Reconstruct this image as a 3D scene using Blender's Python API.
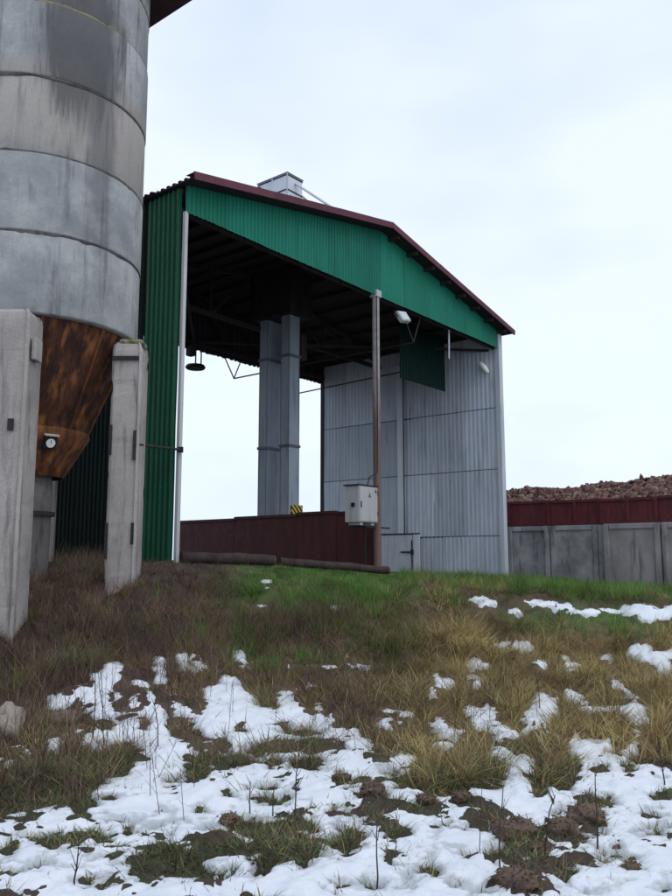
import bpy, bmesh, math, random
import numpy as np
from mathutils import Vector, Matrix

# ------------------------------------------------------------------ camera, sky, sun, exposure
for o in list(bpy.data.objects): bpy.data.objects.remove(o)
scene = bpy.context.scene
EYE = 1.6
FPX = 795.0                      # focal length in pixels of a 672 x 896 frame
PITCH = math.radians(7.945)
cam = bpy.data.cameras.new('camera'); cam_o = bpy.data.objects.new('camera', cam)
scene.collection.objects.link(cam_o); scene.camera = cam_o
cam_o.location = (0, 0, EYE); cam_o.rotation_euler = (math.radians(90) + PITCH, 0, 0)
cam.sensor_fit = 'VERTICAL'; cam.sensor_height = 24.0; cam.lens = 24.0 * FPX / 896.0
cam.clip_start = 0.05; cam.clip_end = 3000

world = bpy.data.worlds.new('World'); scene.world = world; world.use_nodes = True
SUN_EL, SUN_AZ = math.radians(48), math.radians(140)      # azimuth from +Y towards +X
nt = world.node_tree; nt.nodes.clear()
def N(t, **k):
    n = nt.nodes.new(t)
    for a, b in k.items(): setattr(n, a, b)
    return n
sky = N('ShaderNodeTexSky', sky_type='NISHITA', sun_disc=False)
sky.sun_elevation = SUN_EL; sky.sun_rotation = SUN_AZ
skys = N('ShaderNodeVectorMath', operation='SCALE'); skys.inputs['Scale'].default_value = 0.10
nt.links.new(sky.outputs[0], skys.inputs[0])
tc = N('ShaderNodeTexCoord'); mp = N('ShaderNodeMapping'); mp.inputs['Scale'].default_value = (1, 1, 2.2)
nz = N('ShaderNodeTexNoise'); nz.inputs['Scale'].default_value = 1.7; nz.inputs['Detail'].default_value = 4; nz.inputs['Roughness'].default_value = 0.45
nt.links.new(tc.outputs['Generated'], mp.inputs[0]); nt.links.new(mp.outputs[0], nz.inputs['Vector'])
rp = N('ShaderNodeValToRGB')
rp.color_ramp.elements[0].position = 0.40; rp.color_ramp.elements[0].color = (0.63, 0.725, 0.93, 1)
rp.color_ramp.elements[1].position = 0.58; rp.color_ramp.elements[1].color = (0.80, 0.885, 1.02, 1)
nt.links.new(nz.outputs['Fac'], rp.inputs[0])
mx = N('ShaderNodeMix', data_type='RGBA'); mx.inputs[0].default_value = 0.90     # cloud cover
nt.links.new(skys.outputs[0], mx.inputs[6]); nt.links.new(rp.outputs[0], mx.inputs[7])
bg = N('ShaderNodeBackground'); bg.inputs[1].default_value = 1.0
nt.links.new(mx.outputs[2], bg.inputs[0])
wo = N('ShaderNodeOutputWorld'); nt.links.new(bg.outputs[0], wo.inputs[0])

sl = bpy.data.lights.new('sun', 'SUN'); sl.energy = 0.6; sl.angle = math.radians(40); sl.color = (1.0, 0.97, 0.93)
so = bpy.data.objects.new('sun', sl); scene.collection.objects.link(so)
sd = Vector((math.sin(SUN_AZ)*math.cos(SUN_EL), math.cos(SUN_AZ)*math.cos(SUN_EL), math.sin(SUN_EL)))
so.rotation_euler = sd.to_track_quat('Z', 'Y').to_euler(); so.location = (0, 0, 30)
vs = scene.view_settings; vs.view_transform = 'Standard'; vs.look = 'None'; vs.exposure = 0.26; vs.gamma = 1.0
vs.use_curve_mapping = False

random.seed(7); rng = np.random.default_rng(7)

# ------------------------------------------------------------------ helpers
COL = scene.collection
def link(o, parent=None):
    COL.objects.link(o)
    if parent is not None: o.parent = parent
    return o
def tag(o, label=None, cat=None, group=None, kind=None):
    if label: o['label'] = label
    if cat: o['category'] = cat
    if group: o['group'] = group
    if kind: o['kind'] = kind
    return o
def empty(name, loc=(0,0,0), rz=0):
    o = bpy.data.objects.new(name, None); o.location = loc; o.rotation_euler = (0,0,rz); o.empty_display_size = .2
    return link(o)
class MB:
    """collects verts / faces of one mesh"""
    def __init__(s): s.v = []; s.f = []
    def add(s, vs, fs):
        b = len(s.v); s.v += [tuple(p) for p in vs]; s.f += [tuple(i+b for i in f) for f in fs]; return s
    def box(s, x0, x1, y0, y1, z0, z1):
        return s.add([(x0,y0,z0),(x1,y0,z0),(x1,y1,z0),(x0,y1,z0),(x0,y0,z1),(x1,y0,z1),(x1,y1,z1),(x0,y1,z1)],
                     [(0,3,2,1),(4,5,6,7),(0,1,5,4),(1,2,6,5),(2,3,7,6),(3,0,4,7)])
    def bar(s, a, b, w, h=None, up=(0,0,1)):
        h = h or w; a = Vector(a); b = Vector(b); d = (b-a).normalized(); u = Vector(up)
        if abs(d.dot(u)) > .98: u = Vector((1,0,0))
        r = d.cross(u).normalized(); u = r.cross(d).normalized()
        vs = [p + r*sx*w/2 + u*sy*h/2 for p in (a, b) for sx, sy in ((-1,-1),(1,-1),(1,1),(-1,1))]
        return s.add(vs, [(0,3,2,1),(4,5,6,7),(0,1,5,4),(1,2,6,5),(2,3,7,6),(3,0,4,7)])
    def tube(s, pts, r, n=10, cap=True):
        pts = [Vector(p) for p in pts]; rs = r if isinstance(r, (list, tuple)) else [r]*len(pts)
        vs = []; fs = []
        d0 = (pts[1]-pts[0]).normalized(); u = Vector((0,0,1)) if abs(d0.z) < .95 else Vector((1,0,0))
        for i, p in enumerate(pts):
            d = (pts[min(i+1, len(pts)-1)] - pts[max(i-1, 0)]).normalized()
            a = d.cross(u).normalized(); b = a.cross(d).normalized()
            for k in range(n):
                t = 2*math.pi*k/n; vs.append(p + (a*math.cos(t) + b*math.sin(t))*rs[i])
        for i in range(len(pts)-1):
            for k in range(n):
                k2 = (k+1) % n; fs.append((i*n+k, i*n+k2, (i+1)*n+k2, (i+1)*n+k))
        if cap: fs.append(tuple(range(n-1, -1, -1))); fs.append(tuple((len(pts)-1)*n + k for k in range(n)))
        return s.add(vs, fs)
    def lathe(s, prof, n=48, c=(0,0), a0=0., a1=2*math.pi, closed=True):
        vs = []; fs = []; m = len(prof); full = abs(a1-a0-2*math.pi) < 1e-6; nn = n if full else n+1
        for k in range(nn):
            t = a0 + (a1-a0)*k/n
            for r, z in prof: vs.append((c[0]+r*math.cos(t), c[1]+r*math.sin(t), z))
        for k in range(n):
            k2 = (k+1) % nn
            for j in range(m if closed else m-1):
                j2 = (j+1) % m; fs.append((k*m+j, k2*m+j, k2*m+j2, k*m+j2))
        if closed and not full:
            fs.append(tuple(range(m))); fs.append(tuple(n*m + j for j in range(m-1, -1, -1)))
        return s.add(vs, fs)
    def mesh(s, name, mat=None, smooth=None):
        me = bpy.data.meshes.new(name); me.from_pydata(s.v, [], s.f); me.validate(); me.update()
        bm = bmesh.new(); bm.from_mesh(me); bmesh.ops.recalc_face_normals(bm, faces=bm.faces); bm.to_mesh(me); bm.free()
        if mat: me.materials.append(mat)
        if smooth is not None:
            me.shade_smooth() if smooth >= 180 else me.set_sharp_from_angle(angle=math.radians(smooth))
            if smooth < 180:
                me.polygons.foreach_set('use_smooth', [True]*len(me.polygons))
        return me
    def build(s, name, mat=None, parent=None, smooth=None, bevel=0):
        o = bpy.data.objects.new(name, s.mesh(name, mat, smooth)); link(o, parent)
        if bevel:
            m = o.modifiers.new('bevel', 'BEVEL'); m.width = bevel; m.segments = 2; m.limit_method = 'ANGLE'
        return o

# ------------------------------------------------------------------ materials
def material(name, base=(.5,.5,.5), rough=.8, metal=0., spec=.3):
    m = bpy.data.materials.new(name); m.use_nodes = True
    b = m.node_tree.nodes['Principled BSDF']
    b.inputs['Base Color'].default_value = (*base, 1); b.inputs['Roughness'].default_value = rough
    b.inputs['Metallic'].default_value = metal; b.inputs['Specular IOR Level'].default_value = spec
    return m, m.node_tree, b
class G:
    """tiny node-graph writer"""
    def __init__(s, t): s.t = t; s.tc = None
    def n(s, ty, **k):
        n = s.t.nodes.new(ty)
        for a, b in k.items(): setattr(n, a, b)
        return n
    def put(s, sock, v):
        if hasattr(v, 'links') or hasattr(v, 'is_output'): s.t.links.new(v, sock)
        else: sock.default_value = v
    def coord(s, scale=(1,1,1), kind='Object', loc=(0,0,0)):
        tc = s.n('ShaderNodeTexCoord'); m = s.n('ShaderNodeMapping')
        m.inputs['Scale'].default_value = scale; m.inputs['Location'].default_value = loc
        s.t.links.new(tc.outputs[kind], m.inputs[0]); return m.outputs[0]
    def geo(s, scale=(1,1,1), loc=(0,0,0)):
        g = s.n('ShaderNodeNewGeometry'); m = s.n('ShaderNodeMapping'); m.inputs['Scale'].default_value = scale
        m.inputs['Location'].default_value = loc
        s.t.links.new(g.outputs['Position'], m.inputs[0]); return m.outputs[0]
    def noise(s, vec, scale=5, detail=4, rough=.55, dist=0):
        n = s.n('ShaderNodeTexNoise'); n.inputs['Scale'].default_value = scale; n.inputs['Detail'].default_value = detail
        n.inputs['Roughness'].default_value = rough; n.inputs['Distortion'].default_value = dist
        s.t.links.new(vec, n.inputs['Vector']); return n.outputs['Fac']
    def ramp(s, fac, a, b, ca=0., cb=1.):
        n = s.n('ShaderNodeMapRange'); n.clamp = True; n.interpolation_type = 'SMOOTHSTEP'
        n.inputs['From Min'].default_value = a; n.inputs['From Max'].default_value = b
        n.inputs['To Min'].default_value = ca; n.inputs['To Max'].default_value = cb
        s.t.links.new(fac, n.inputs['Value']); return n.outputs[0]
    def mix(s, fac, a, b):
        n = s.n('ShaderNodeMix', data_type='RGBA')
        s.put(n.inputs[0], fac)
        for i, c in ((6, a), (7, b)):
            s.put(n.inputs[i], c if not isinstance(c, tuple) else (*c, 1)[:4])
        return n.outputs[2]
    def math(s, op, a, b=0.):
        n = s.n('ShaderNodeMath', operation=op); s.put(n.inputs[0], a); s.put(n.inputs[1], b); return n.outputs[0]
    def bump(s, h, strength=.3, dist=.01):
        n = s.n('ShaderNodeBump'); n.inputs['Strength'].default_value = strength; n.inputs['Distance'].default_value = dist
        s.t.links.new(h, n.inputs['Height']); return n.outputs[0]
    def sep(s, vec):
        n = s.n('ShaderNodeSeparateXYZ'); s.t.links.new(vec, n.inputs[0]); return n.outputs
    def rand(s):
        return s.n('ShaderNodeObjectInfo').outputs['Random']
def fin(g, b, col=None, rough=None, nrm=None):
    if col is not None: g.t.links.new(col, b.inputs['Base Color'])
    if rough is not None: g.t.links.new(rough, b.inputs['Roughness'])
    if nrm is not None: g.t.links.new(nrm, b.inputs['Normal'])

def mat_concrete(name, base, dark, pale, streak=.6, scale=1.):
    m, t, b = material(name, base, .9, 0, .2); g = G(t)
    p = g.geo((1,1,1)); ps = g.geo((3.2*scale,3.2*scale,.45*scale))
    big = g.noise(p, 1.3*scale, 5, .6); st = g.noise(ps, 1.6, 5, .65, .4); fine = g.noise(p, 38, 4, .7)
    c = g.mix(g.ramp(big, .32, .68), base, pale)
    c = g.mix(g.math('MULTIPLY', g.ramp(st, .50, .72), streak), c, dark)
    c = g.mix(g.math('MULTIPLY', g.ramp(fine, .35, .75), .30), c, dark)
    pit = g.noise(p, 90, 2, .5)
    h = g.math('ADD', g.math('MULTIPLY', fine, .6), g.ramp(pit, .60, .75, 0, -.8))
    h = g.math('ADD', h, g.noise(p, 7, 3, .5))
    fin(g, b, c, None, g.bump(h, .55, .012)); return m
def mat_paint(name, base, worn, rough=.45, dirt=(.05,.045,.04), wear=.25, metal=0., streak=.35):
    m, t, b = material(name, base, rough, metal, .18); g = G(t)
    p = g.geo(); ps = g.geo((4,4,.35))
    big = g.noise(p, .9, 4, .6); st = g.noise(ps, 1.5, 5, .7, .3); f = g.noise(p, 22, 4, .65)
    c = g.mix(g.math('MULTIPLY', g.ramp(big, .3, .7), wear), base, worn)
    c = g.mix(g.math('MULTIPLY', g.ramp(st, .48, .75), streak), c, dirt)
    r = g.n('ShaderNodeMapRange'); r.inputs['To Min'].default_value = -.17; r.inputs['To Max'].default_value = .17
    t.links.new(g.rand(), r.inputs[0])
    hs = g.n('ShaderNodeHueSaturation'); t.links.new(c, hs.inputs['Color'])
    t.links.new(g.math('ADD', r.outputs[0], 1.), hs.inputs['Value'])
    fin(g, b, hs.outputs[0], g.ramp(f, .3, .7, rough-.08, min(1, rough+.2)), g.bump(f, .12, .004)); return m
def mat_rust(name, base, dark, bright, rough=.85, amount=.6, streaky=False):
    m, t, b = material(name, base, rough, 0, .3); g = G(t)
    p = g.geo(); ps = g.geo((5,5,.22) if streaky else (3,3,.5))
    n1 = g.noise(ps, 1.7, 6, .6 if streaky else .7, 0 if streaky else .6); n2 = g.noise(p, 9, 5, .7); n3 = g.noise(p, 45, 3, .7)
    c = g.mix(g.ramp(n1, .35, .65), dark, base)
    c = g.mix(g.math('MULTIPLY', g.ramp(g.noise(g.geo((6,6,.22), (3,1,2)), 1.2, 4, .55, 0) if streaky else n2, .48, .72), amount), c, bright)
    h = g.math('ADD', n2, g.math('MULTIPLY', n3, .6))
    fin(g, b, c, g.ramp(n2, .3, .7, rough-.2, rough+.1), g.bump(h, .45, .006)); return m

M = {}
M['green'] = mat_paint('green_sheet_paint', (.003,.085,.036), (.007,.110,.050), .5, (.004,.03,.018), .7)
M['shadewall'] = mat_paint('painted_shade_sheet', (.004,.008,.007), (.006,.012,.010), .9, (.003,.004,.004), .6)  # near-black colour standing in for the deep shade behind the silo
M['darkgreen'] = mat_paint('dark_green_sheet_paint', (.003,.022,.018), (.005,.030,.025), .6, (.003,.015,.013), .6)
M['teal'] = mat_paint('faded_green_sheet_paint', (.007,.160,.098), (.013,.190,.124), .5, (.012,.065,.045), .8, 0, .45)
M['galv'] = mat_paint('grey_galvanised_sheet', (.41,.46,.525), (.49,.53,.58), .55, (.20,.19,.185), .8, 0., .6)
M['galv2'] = mat_paint('pale_galvanised_steel', (.46,.50,.55), (.56,.59,.62), .5, (.2,.19,.18), .6, 0., .45)
M['trunk'] = mat_paint('blue_grey_trunk_steel', (.27,.31,.36), (.34,.38,.43), .5, (.11,.11,.12), .7, 0., .6)
M['darksteel'] = mat_rust('dark_weathered_steel', (.035,.03,.032), (.018,.016,.018), (.07,.045,.035), .8, .4)
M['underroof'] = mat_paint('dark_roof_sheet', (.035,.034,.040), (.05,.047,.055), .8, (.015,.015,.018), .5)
M['redroof'] = mat_paint('maroon_roof_paint', (.10,.028,.042), (.14,.045,.06), .55, (.05,.025,.032), .7)
M['redwall'] = mat_rust('maroon_steel_paint', (.088,.022,.021), (.050,.014,.014), (.13,.045,.033), .7, .5)
M['redboard'] = mat_rust('red_board_paint', (.13,.022,.028), (.07,.016,.02), (.12,.045,.035), .7, .6)
M['deck'] = mat_rust('dark_deck_boards', (.055,.030,.036), (.03,.02,.024), (.08,.04,.04), .8, .4)
M['post'] = mat_paint('pale_grey_post_paint', (.42,.42,.42), (.52,.52,.51), .6, (.16,.12,.10), .6, 0, .6)
M['rust'] = mat_rust('rusty_cone_steel', (.085,.028,.014), (.020,.009,.007), (.30,.11,.032), .85, .75, True)
M['rustlow'] = mat_rust('orange_rust_steel', (.16,.055,.018), (.05,.02,.011), (.32,.125,.04), .85, .7, True)
M['white'] = mat_paint('white_enamel', (.46,.46,.455), (.54,.54,.53), .5, (.2,.18,.16), .6, 0, .55)
M['black'] = material('black_rubber', (.012,.012,.013), .6)[0]
M['flange'] = mat_paint('dull_steel_flange', (.13,.135,.145), (.18,.18,.185), .6, (.06,.055,.05), .5)
M['lens'] = material('lamp_glass', (.62,.66,.68), .25)[0]
M['dial'] = material('white_dial', (.78,.78,.76), .4)[0]
M['yellow'] = material('yellow_marking', (.55,.38,.03), .6)[0]
M['column'] = mat_concrete('column_concrete', (.33,.30,.275), (.11,.095,.085), (.43,.395,.365), .75)
M['wallconc'] = mat_concrete('weathered_wall_concrete', (.20,.20,.205), (.05,.05,.055), (.42,.42,.42), .85, .9)
M['wallconc2'] = mat_concrete('brownish_wall_concrete', (.24,.225,.22), (.08,.075,.075), (.36,.34,.335), .75, .8)
M['joint'] = mat_concrete('mortar_joint', (.060,.056,.054), (.02,.02,.02), (.13,.12,.10), .7, 2.)
M['yjoint'] = mat_concrete('lichen_mortar_joint', (.21,.19,.11), (.06,.055,.045), (.30,.26,.13), .8, 2.)
M['pipe'] = mat_concrete('grimy_outlet_pipe', (.125,.118,.11), (.05,.045,.042), (.20,.19,.18), .7, 1.2)
M['bark'] = mat_rust('log_bark', (.060,.042,.036), (.03,.022,.02), (.12,.085,.07), .95, .5)
M['logend'] = mat_rust('log_cut_face', (.24,.11,.07), (.14,.06,.04), (.30,.16,.10), .95, .4)

def mat_silo():
    m, t, b = material('silo_concrete', (.3,.3,.3), .88, 0, .25); g = G(t)
    p = g.geo(); z = g.sep(p)[2]; ps = g.geo((3.5,3.5,.30))
    big = g.noise(p, 1.1, 5, .6); st = g.noise(ps, 1.4, 6, .68, .5); fine = g.noise(p, 30, 4, .7)
    low = (.255,.265,.265); pale = (.40,.40,.385); warm = (.36,.325,.285); dark = (.085,.085,.09)
    c = g.mix(g.ramp(big, .35, .65), low, pale)
    mot = g.noise(p, 4.5, 5, .7, .5); c = g.mix(g.ramp(mot, .45, .70, 0, .45), c, (.20,.20,.195)); c = g.mix(g.ramp(mot, .42, .28, 0, .5), c, (.46,.46,.44))
    zz = g.math('ADD', z, g.math('MULTIPLY', big, .5))
    wb = g.math('MULTIPLY', g.ramp(zz, 7.2, 7.6), g.ramp(zz, 8.9, 8.5))
    c = g.mix(g.math('MULTIPLY', wb, .85), c, warm)
    c = g.mix(g.math('MULTIPLY', g.ramp(st, .50, .70), .75), c, dark)
    # soot-dark water stain running down from the top on the side towards the shed
    sx = g.geo((1,1,.48), (3.62, -10.46, -4.30))
    ln = g.n('ShaderNodeVectorMath', operation='LENGTH'); t.links.new(sx, ln.inputs[0])
    dd = g.math('ADD', ln.outputs['Value'], g.math('MULTIPLY', g.math('SUBTRACT', st, .5), 1.5))
    c = g.mix(g.ramp(dd, .80, .40, 0, .84), c, (.068,.066,.066))
    sx2 = g.geo((2.4,2.4,.30), (2.4*3.37, -2.4*10.72, -.30*7.9))
    ln2 = g.n('ShaderNodeVectorMath', operation='LENGTH'); t.links.new(sx2, ln2.inputs[0])
    dd2 = g.math('ADD', ln2.outputs['Value'], g.math('MULTIPLY', g.math('SUBTRACT', big, .5), 1.0))
    c = g.mix(g.ramp(dd2, .75, .30, 0, .55), c, (.10,.10,.105))
    c = g.mix(g.math('MULTIPLY', g.ramp(fine, .4, .75), .22), c, (.14,.14,.14))
    h = g.math('ADD', g.math('MULTIPLY', fine, .5), g.noise(p, 5, 4, .55))
    fin(g, b, c, None, g.bump(h, .5, .015)); return m
M['silo'] = mat_silo()

def mat_blade(name, rough=.7, trans=.25):
    m, t, b = material(name, (.1,.1,.05), rough, 0, .15); g = G(t)
    a = g.n('ShaderNodeAttribute'); a.attribute_name = 'tint'
    t.links.new(a.outputs['Color'], b.inputs['Base Color'])
    tr_ = g.n('ShaderNodeBsdfTranslucent'); t.links.new(a.outputs['Color'], tr_.inputs['Color'])
    ms = g.n('ShaderNodeMixShader'); ms.inputs[0].default_value = .5; t.links.new(b.outputs[0], ms.inputs[1]); t.links.new(tr_.outputs[0], ms.inputs[2])
    t.links.new(ms.outputs[0], t.nodes['Material Output'].inputs[0])
    return m
M['blade'] = mat_blade('grass_blades')
def mat_ground():
    m, t, b = material('bare_ground', (.05,.04,.03), .95, 0, .1); g = G(t)
    a = g.n('ShaderNodeAttribute'); a.attribute_name = 'tint'
    p = g.geo(); n1 = g.noise(p, 3.5, 5, .65); n2 = g.noise(p, 28, 5, .7); n3 = g.noise(p, 110, 3, .7)
    c = g.mix(g.ramp(n1, .4, .66, 0, .7), a.outputs['Color'], (.06,.046,.038))
    c = g.mix(g.ramp(n2, .5, .72, 0, .65), c, (.15,.11,.085))
    c = g.mix(g.ramp(n3, .58, .75, 0, .5), c, (.22,.18,.13))
    h = g.math('ADD', n2, g.math('MULTIPLY', n3, .7))
    fin(g, b, c, None, g.bump(h, .9, .03)); return m
M['ground'] = mat_ground()
def mat_snow():
    m, t, b = material('old_snow', (.80,.82,.85), .65, 0, .25); g = G(t)
    p = g.geo(); n1 = g.noise(p, 6, 5, .6); n2 = g.noise(p, 60, 4, .7); n3 = g.noise(p, 200, 2, .6)
    c = g.mix(g.ramp(n1, .35, .65), (.79,.82,.87), (.87,.89,.91))
    c = g.mix(g.ramp(n2, .66, .78, 0, .35), c, (.42,.40,.38))
    h = g.math('ADD', g.math('MULTIPLY', n2, .5), g.math('ADD', g.math('MULTIPLY', n3, .45), n1))
    at = g.n('ShaderNodeAttribute'); at.attribute_name = 'tint'; n4 = g.noise(p, 24, 4, .7)
    edge = g.ramp(g.math('ADD', g.sep(at.outputs['Color'])[0], g.math('MULTIPLY', g.math('SUBTRACT', n4, .5), .9)), .10, .75, .62, 0)
    c = g.mix(edge, c, (.40,.42,.42))
    b.inputs['Subsurface Weight'].default_value = .35; b.inputs['Subsurface Radius'].default_value = (.03,.035,.04)
    b.inputs['Subsurface Scale'].default_value = .4
    fin(g, b, c, None, g.bump(h, .75, .022)); return m
M['snow'] = mat_snow()
M['clod'] = mat_concrete('earth_clod', (.115,.083,.064), (.05,.038,.030), (.17,.125,.095), .5, 4.)
M['stone'] = mat_concrete('field_stone', (.30,.25,.21), (.12,.10,.085), (.38,.33,.28), .4, 3.)

# ------------------------------------------------------------------ noise + terrain
def vnoise(x, y, seed=0):
    def h(i, j):
        n = (i*374761393 + j*668265263 + seed*974711) & 0x7fffffff
        n = ((n ^ (n >> 13))*1274126177) & 0x7fffffff
        return ((n ^ (n >> 16)) & 0xffff)/65535.
    xi = np.floor(x).astype(np.int64); yi = np.floor(y).astype(np.int64); fx = x-xi; fy = y-yi
    fx = fx*fx*(3-2*fx); fy = fy*fy*(3-2*fy)
    a = h(xi, yi); b = h(xi+1, yi); c = h(xi, yi+1); d = h(xi+1, yi+1)
    return (a*(1-fx)+b*fx)*(1-fy) + (c*(1-fx)+d*fx)*fy - .5
def fbm(x, y, sc, oct=4, seed=0, gain=.5):
    r = 0*x; a = 1.
    for k in range(oct): r = r + a*vnoise(x*sc+17.3*k, y*sc-9.1*k, seed+k); sc *= 2.03; a *= gain
    return r
PX = [-40,-8,-3,-1,1,3,5,8,12,40]; PZ = [1.6,1.5,1.5,1.42,1.25,1.12,.97,.80,.80,.9]
DX = [-50,3,6.5,8.5,10,11.2,12,12.8,13.7,15,400]; DF = [-.02,0,.05,.14,.26,.46,.68,.88,.98,1,1]
def base_z(x, y):
    x = np.asarray(x, float); y = np.asarray(y, float)
    sh = np.interp(x, [-7,-4.2,-3,-1,1.5], [1.55,1.40,.90,.45,0])
    d = y + sh*np.clip((y-5)/4, 0, 1)
    fade = np.clip((60-y)/30, .25, 1)
    return np.interp(x, PX, PZ)*np.interp(d, DX, DF)*np.where(y > 30, fade, 1) + .05*fbm(x, y, .55, 3, 5)*np.clip((15.5-y)/2, .15, 1) + (.30*fbm(x, y, .8, 2, 6) + .17*fbm(x, y, 2.1, 2, 7))*np.clip((y-7.5)/2, 0, 1)*np.clip((14.2-y)/1.8, .0, 1)
def to_frame(x, y, z):
    """where a ground point falls in the 672 x 896 photograph (survey of the snow patches)"""
    zz = z-EYE; cp, sp = math.cos(PITCH), math.sin(PITCH)
    d = np.maximum(y*cp + zz*sp, .05); v = -y*sp + zz*cp
    return 336 + FPX*x/d, 448 - FPX*v/d
def poly_sd(u, v, P):
    P = np.array(P, float); ins = np.zeros(u.shape, bool); dm = np.full(u.shape, 1e9)
    for i in range(len(P)):
        (x1, y1), (x2, y2) = P[i], P[(i+1) % len(P)]
        dx, dy = x2-x1, y2-y1; L = dx*dx+dy*dy+1e-9
        t = np.clip(((u-x1)*dx+(v-y1)*dy)/L, 0, 1)
        dm = np.minimum(dm, (u-x1-t*dx)**2 + (v-y1-t*dy)**2)
        if y1 != y2:
            c = (y1 > v) != (y2 > v); ins ^= c & (u < (x2-x1)*(v-y1)/(y2-y1)+x1)
    return np.where(ins, 1, -1)*np.sqrt(dm)
def ell_sd(u, v, e):
    cx, cy, rx, ry = e
    return (1-np.sqrt(((u-cx)/rx)**2 + ((v-cy)/ry)**2))*min(rx, ry)*1.2

SNOW_MAIN = [(-200,835),(0,822),(40,811),(62,808),(80,818),(104,803),(92,790),(110,780),(128,775),(140,760),(135,746),(112,742),(95,748),
 (78,738),(60,742),(42,750),(46,737),(62,735),(85,728),(92,735),(98,722),(84,708),(70,705),(50,712),(44,697),(70,688),(91,683),(91,673),(105,671),(104,662),(117,660),(127,666),
 (127,680),(148,681),(160,706),(167,716),(172,690),(178,700),(186,705),(205,700),(199,688),(215,686),(232,684),(245,690),(262,700),
 (255,704),(280,711),(278,697),(283,690),(297,688),(302,705),(311,715),(314,722),(312,703),(322,700),(326,714),(336,714),(353,712),
 (356,728),(366,738),(376,748),(370,760),(416,756),(413,768),(400,785),(415,790),(430,800),(442,797),(455,800),(470,790),(498,788),
 (505,770),(510,756),(530,757),(532,770),(528,785),(530,797),(545,798),(552,788),(560,796),(575,790),(578,768),(570,745),(567,724),
 (577,724),(580,738),(592,742),(612,740),(614,750),(605,755),(622,757),(630,735),(634,725),(620,712),(606,716),(585,712),(565,698),
 (561,688),(566,684),(578,693),(595,706),(612,708),(628,706),(630,698),(612,690),(608,678),(618,678),(636,695),(650,715),(655,724),
 (642,728),(640,738),(638,752),(628,760),(640,765),(655,764),(672,768),(760,760),(900,780),(900,1400),(-200,1400)]
SNOW_POLY = [[(520,722),(534,692),(545,693),(558,698),(557,720),(550,735),(542,739),(540,730),(521,733)]]
BARE_POLY = [[(168,848),(200,845),(212,835),(225,842),(240,852),(245,848),(258,848),(258,862),(252,878),(235,877),(205,885),(185,880),(168,880),(150,882),(138,872),(150,858),(160,850)],
 [(213,838),(225,828),(230,818),(255,815),(268,822),(285,820),(300,818),(318,822),(322,832),(300,835),(318,845),(330,852),(320,862),(300,866),(292,852),(280,858),(268,878),(252,880),(256,860),(258,846),(240,836)],
 [(165,706),(172,712),(190,720),(205,735),(212,743),(196,746),(178,738),(166,728)],
 [(188,757),(215,752),(240,752),(262,757),(262,766),(230,768),(190,767)]]
BARE = [(128,698,16,12),(108,727,7,8),(125,718,7,4),(145,726,6,4),(70,737,11,5),(198,706,6,7),(285,726,5,4),(242,730,4,2.5),
 (300,732,18,4),(262,748,17,6),(290,745,25,6),(322,748,20,5),(275,762,12,5),(310,765,16,6),(224,744,6,7),(346,723,8,6),(345,745,5,4),
 (50,845,20,9),(75,840,12,5),(100,838,14,6),(45,866,14,6),(8,850,9,9),(6,876,8,3),(20,823,6,2.5),(30,836,10,3),(125,821,14,3),(130,832,6,4.5),
 (155,827,9,4),(163,810,5,2),(110,797,10,4),(84,855,5,4),(107,862,10,2.5),(98,880,10,3),(150,868,18,12),(163,855,10,9),
 (270,801,18,5),(285,798,8,5),(265,787,11,4),(295,787,4,4.5),(231,795,5,4),(198,810,9,5),(212,826,9,3),(172,782,8,5),(196,776,10,8),
 (332,812,5,5),(172,821,8,2),(228,820,6,8),(344,780,6,4.5),(360,785,12,3),(372,795,11,8),(388,771,9,4.5),(411,787,11,4.5),(428,803,6,8),
 (416,813,13,3),(396,808,10,2.5),(378,808,6,3),(345,811,5,3),(361,813,6,5),(370,822,10,4),(346,842,16,13),(397,836,12,5),(395,857,6,7),
 (425,870,14,7),(428,861,4,2.5),(402,880,6,4),(408,890,8,2.5),(374,890,9,4.5),(361,882,4,3.5),(338,888,6,3),(463,802,7,5),(449,824,6,4),
 (464,827,14,2),(484,818,10,2.5),(500,828,4,8),(500,855,14,7),(467,855,8,3),(462,885,8,5),(485,892,12,5),(432,836,5,2),(440,850,8,1.5),
 (515,832,14,10),(525,845,16,12),(541,852,7,6),(508,858,8,5),(530,868,18,5),(518,886,14,7),(587,815,13,11),(592,802,10,8),(608,801,12,5.5),
 (562,833,11,8),(575,840,13,5),(597,835,8,4),(600,860,12,6),(614,853,11,5),(632,866,7,6),(652,817,10,4),(660,831,16,4),(636,834,4,2),
 (597,889,10,3),(662,887,8,3.5),(560,812,8,4),(564,873,7,6),(603,770,4,3),(628,769,7,4),(664,798,10,5),(262,908,20,4),(420,925,30,9),(560,930,40,12),(300,955,40,14)]
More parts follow.
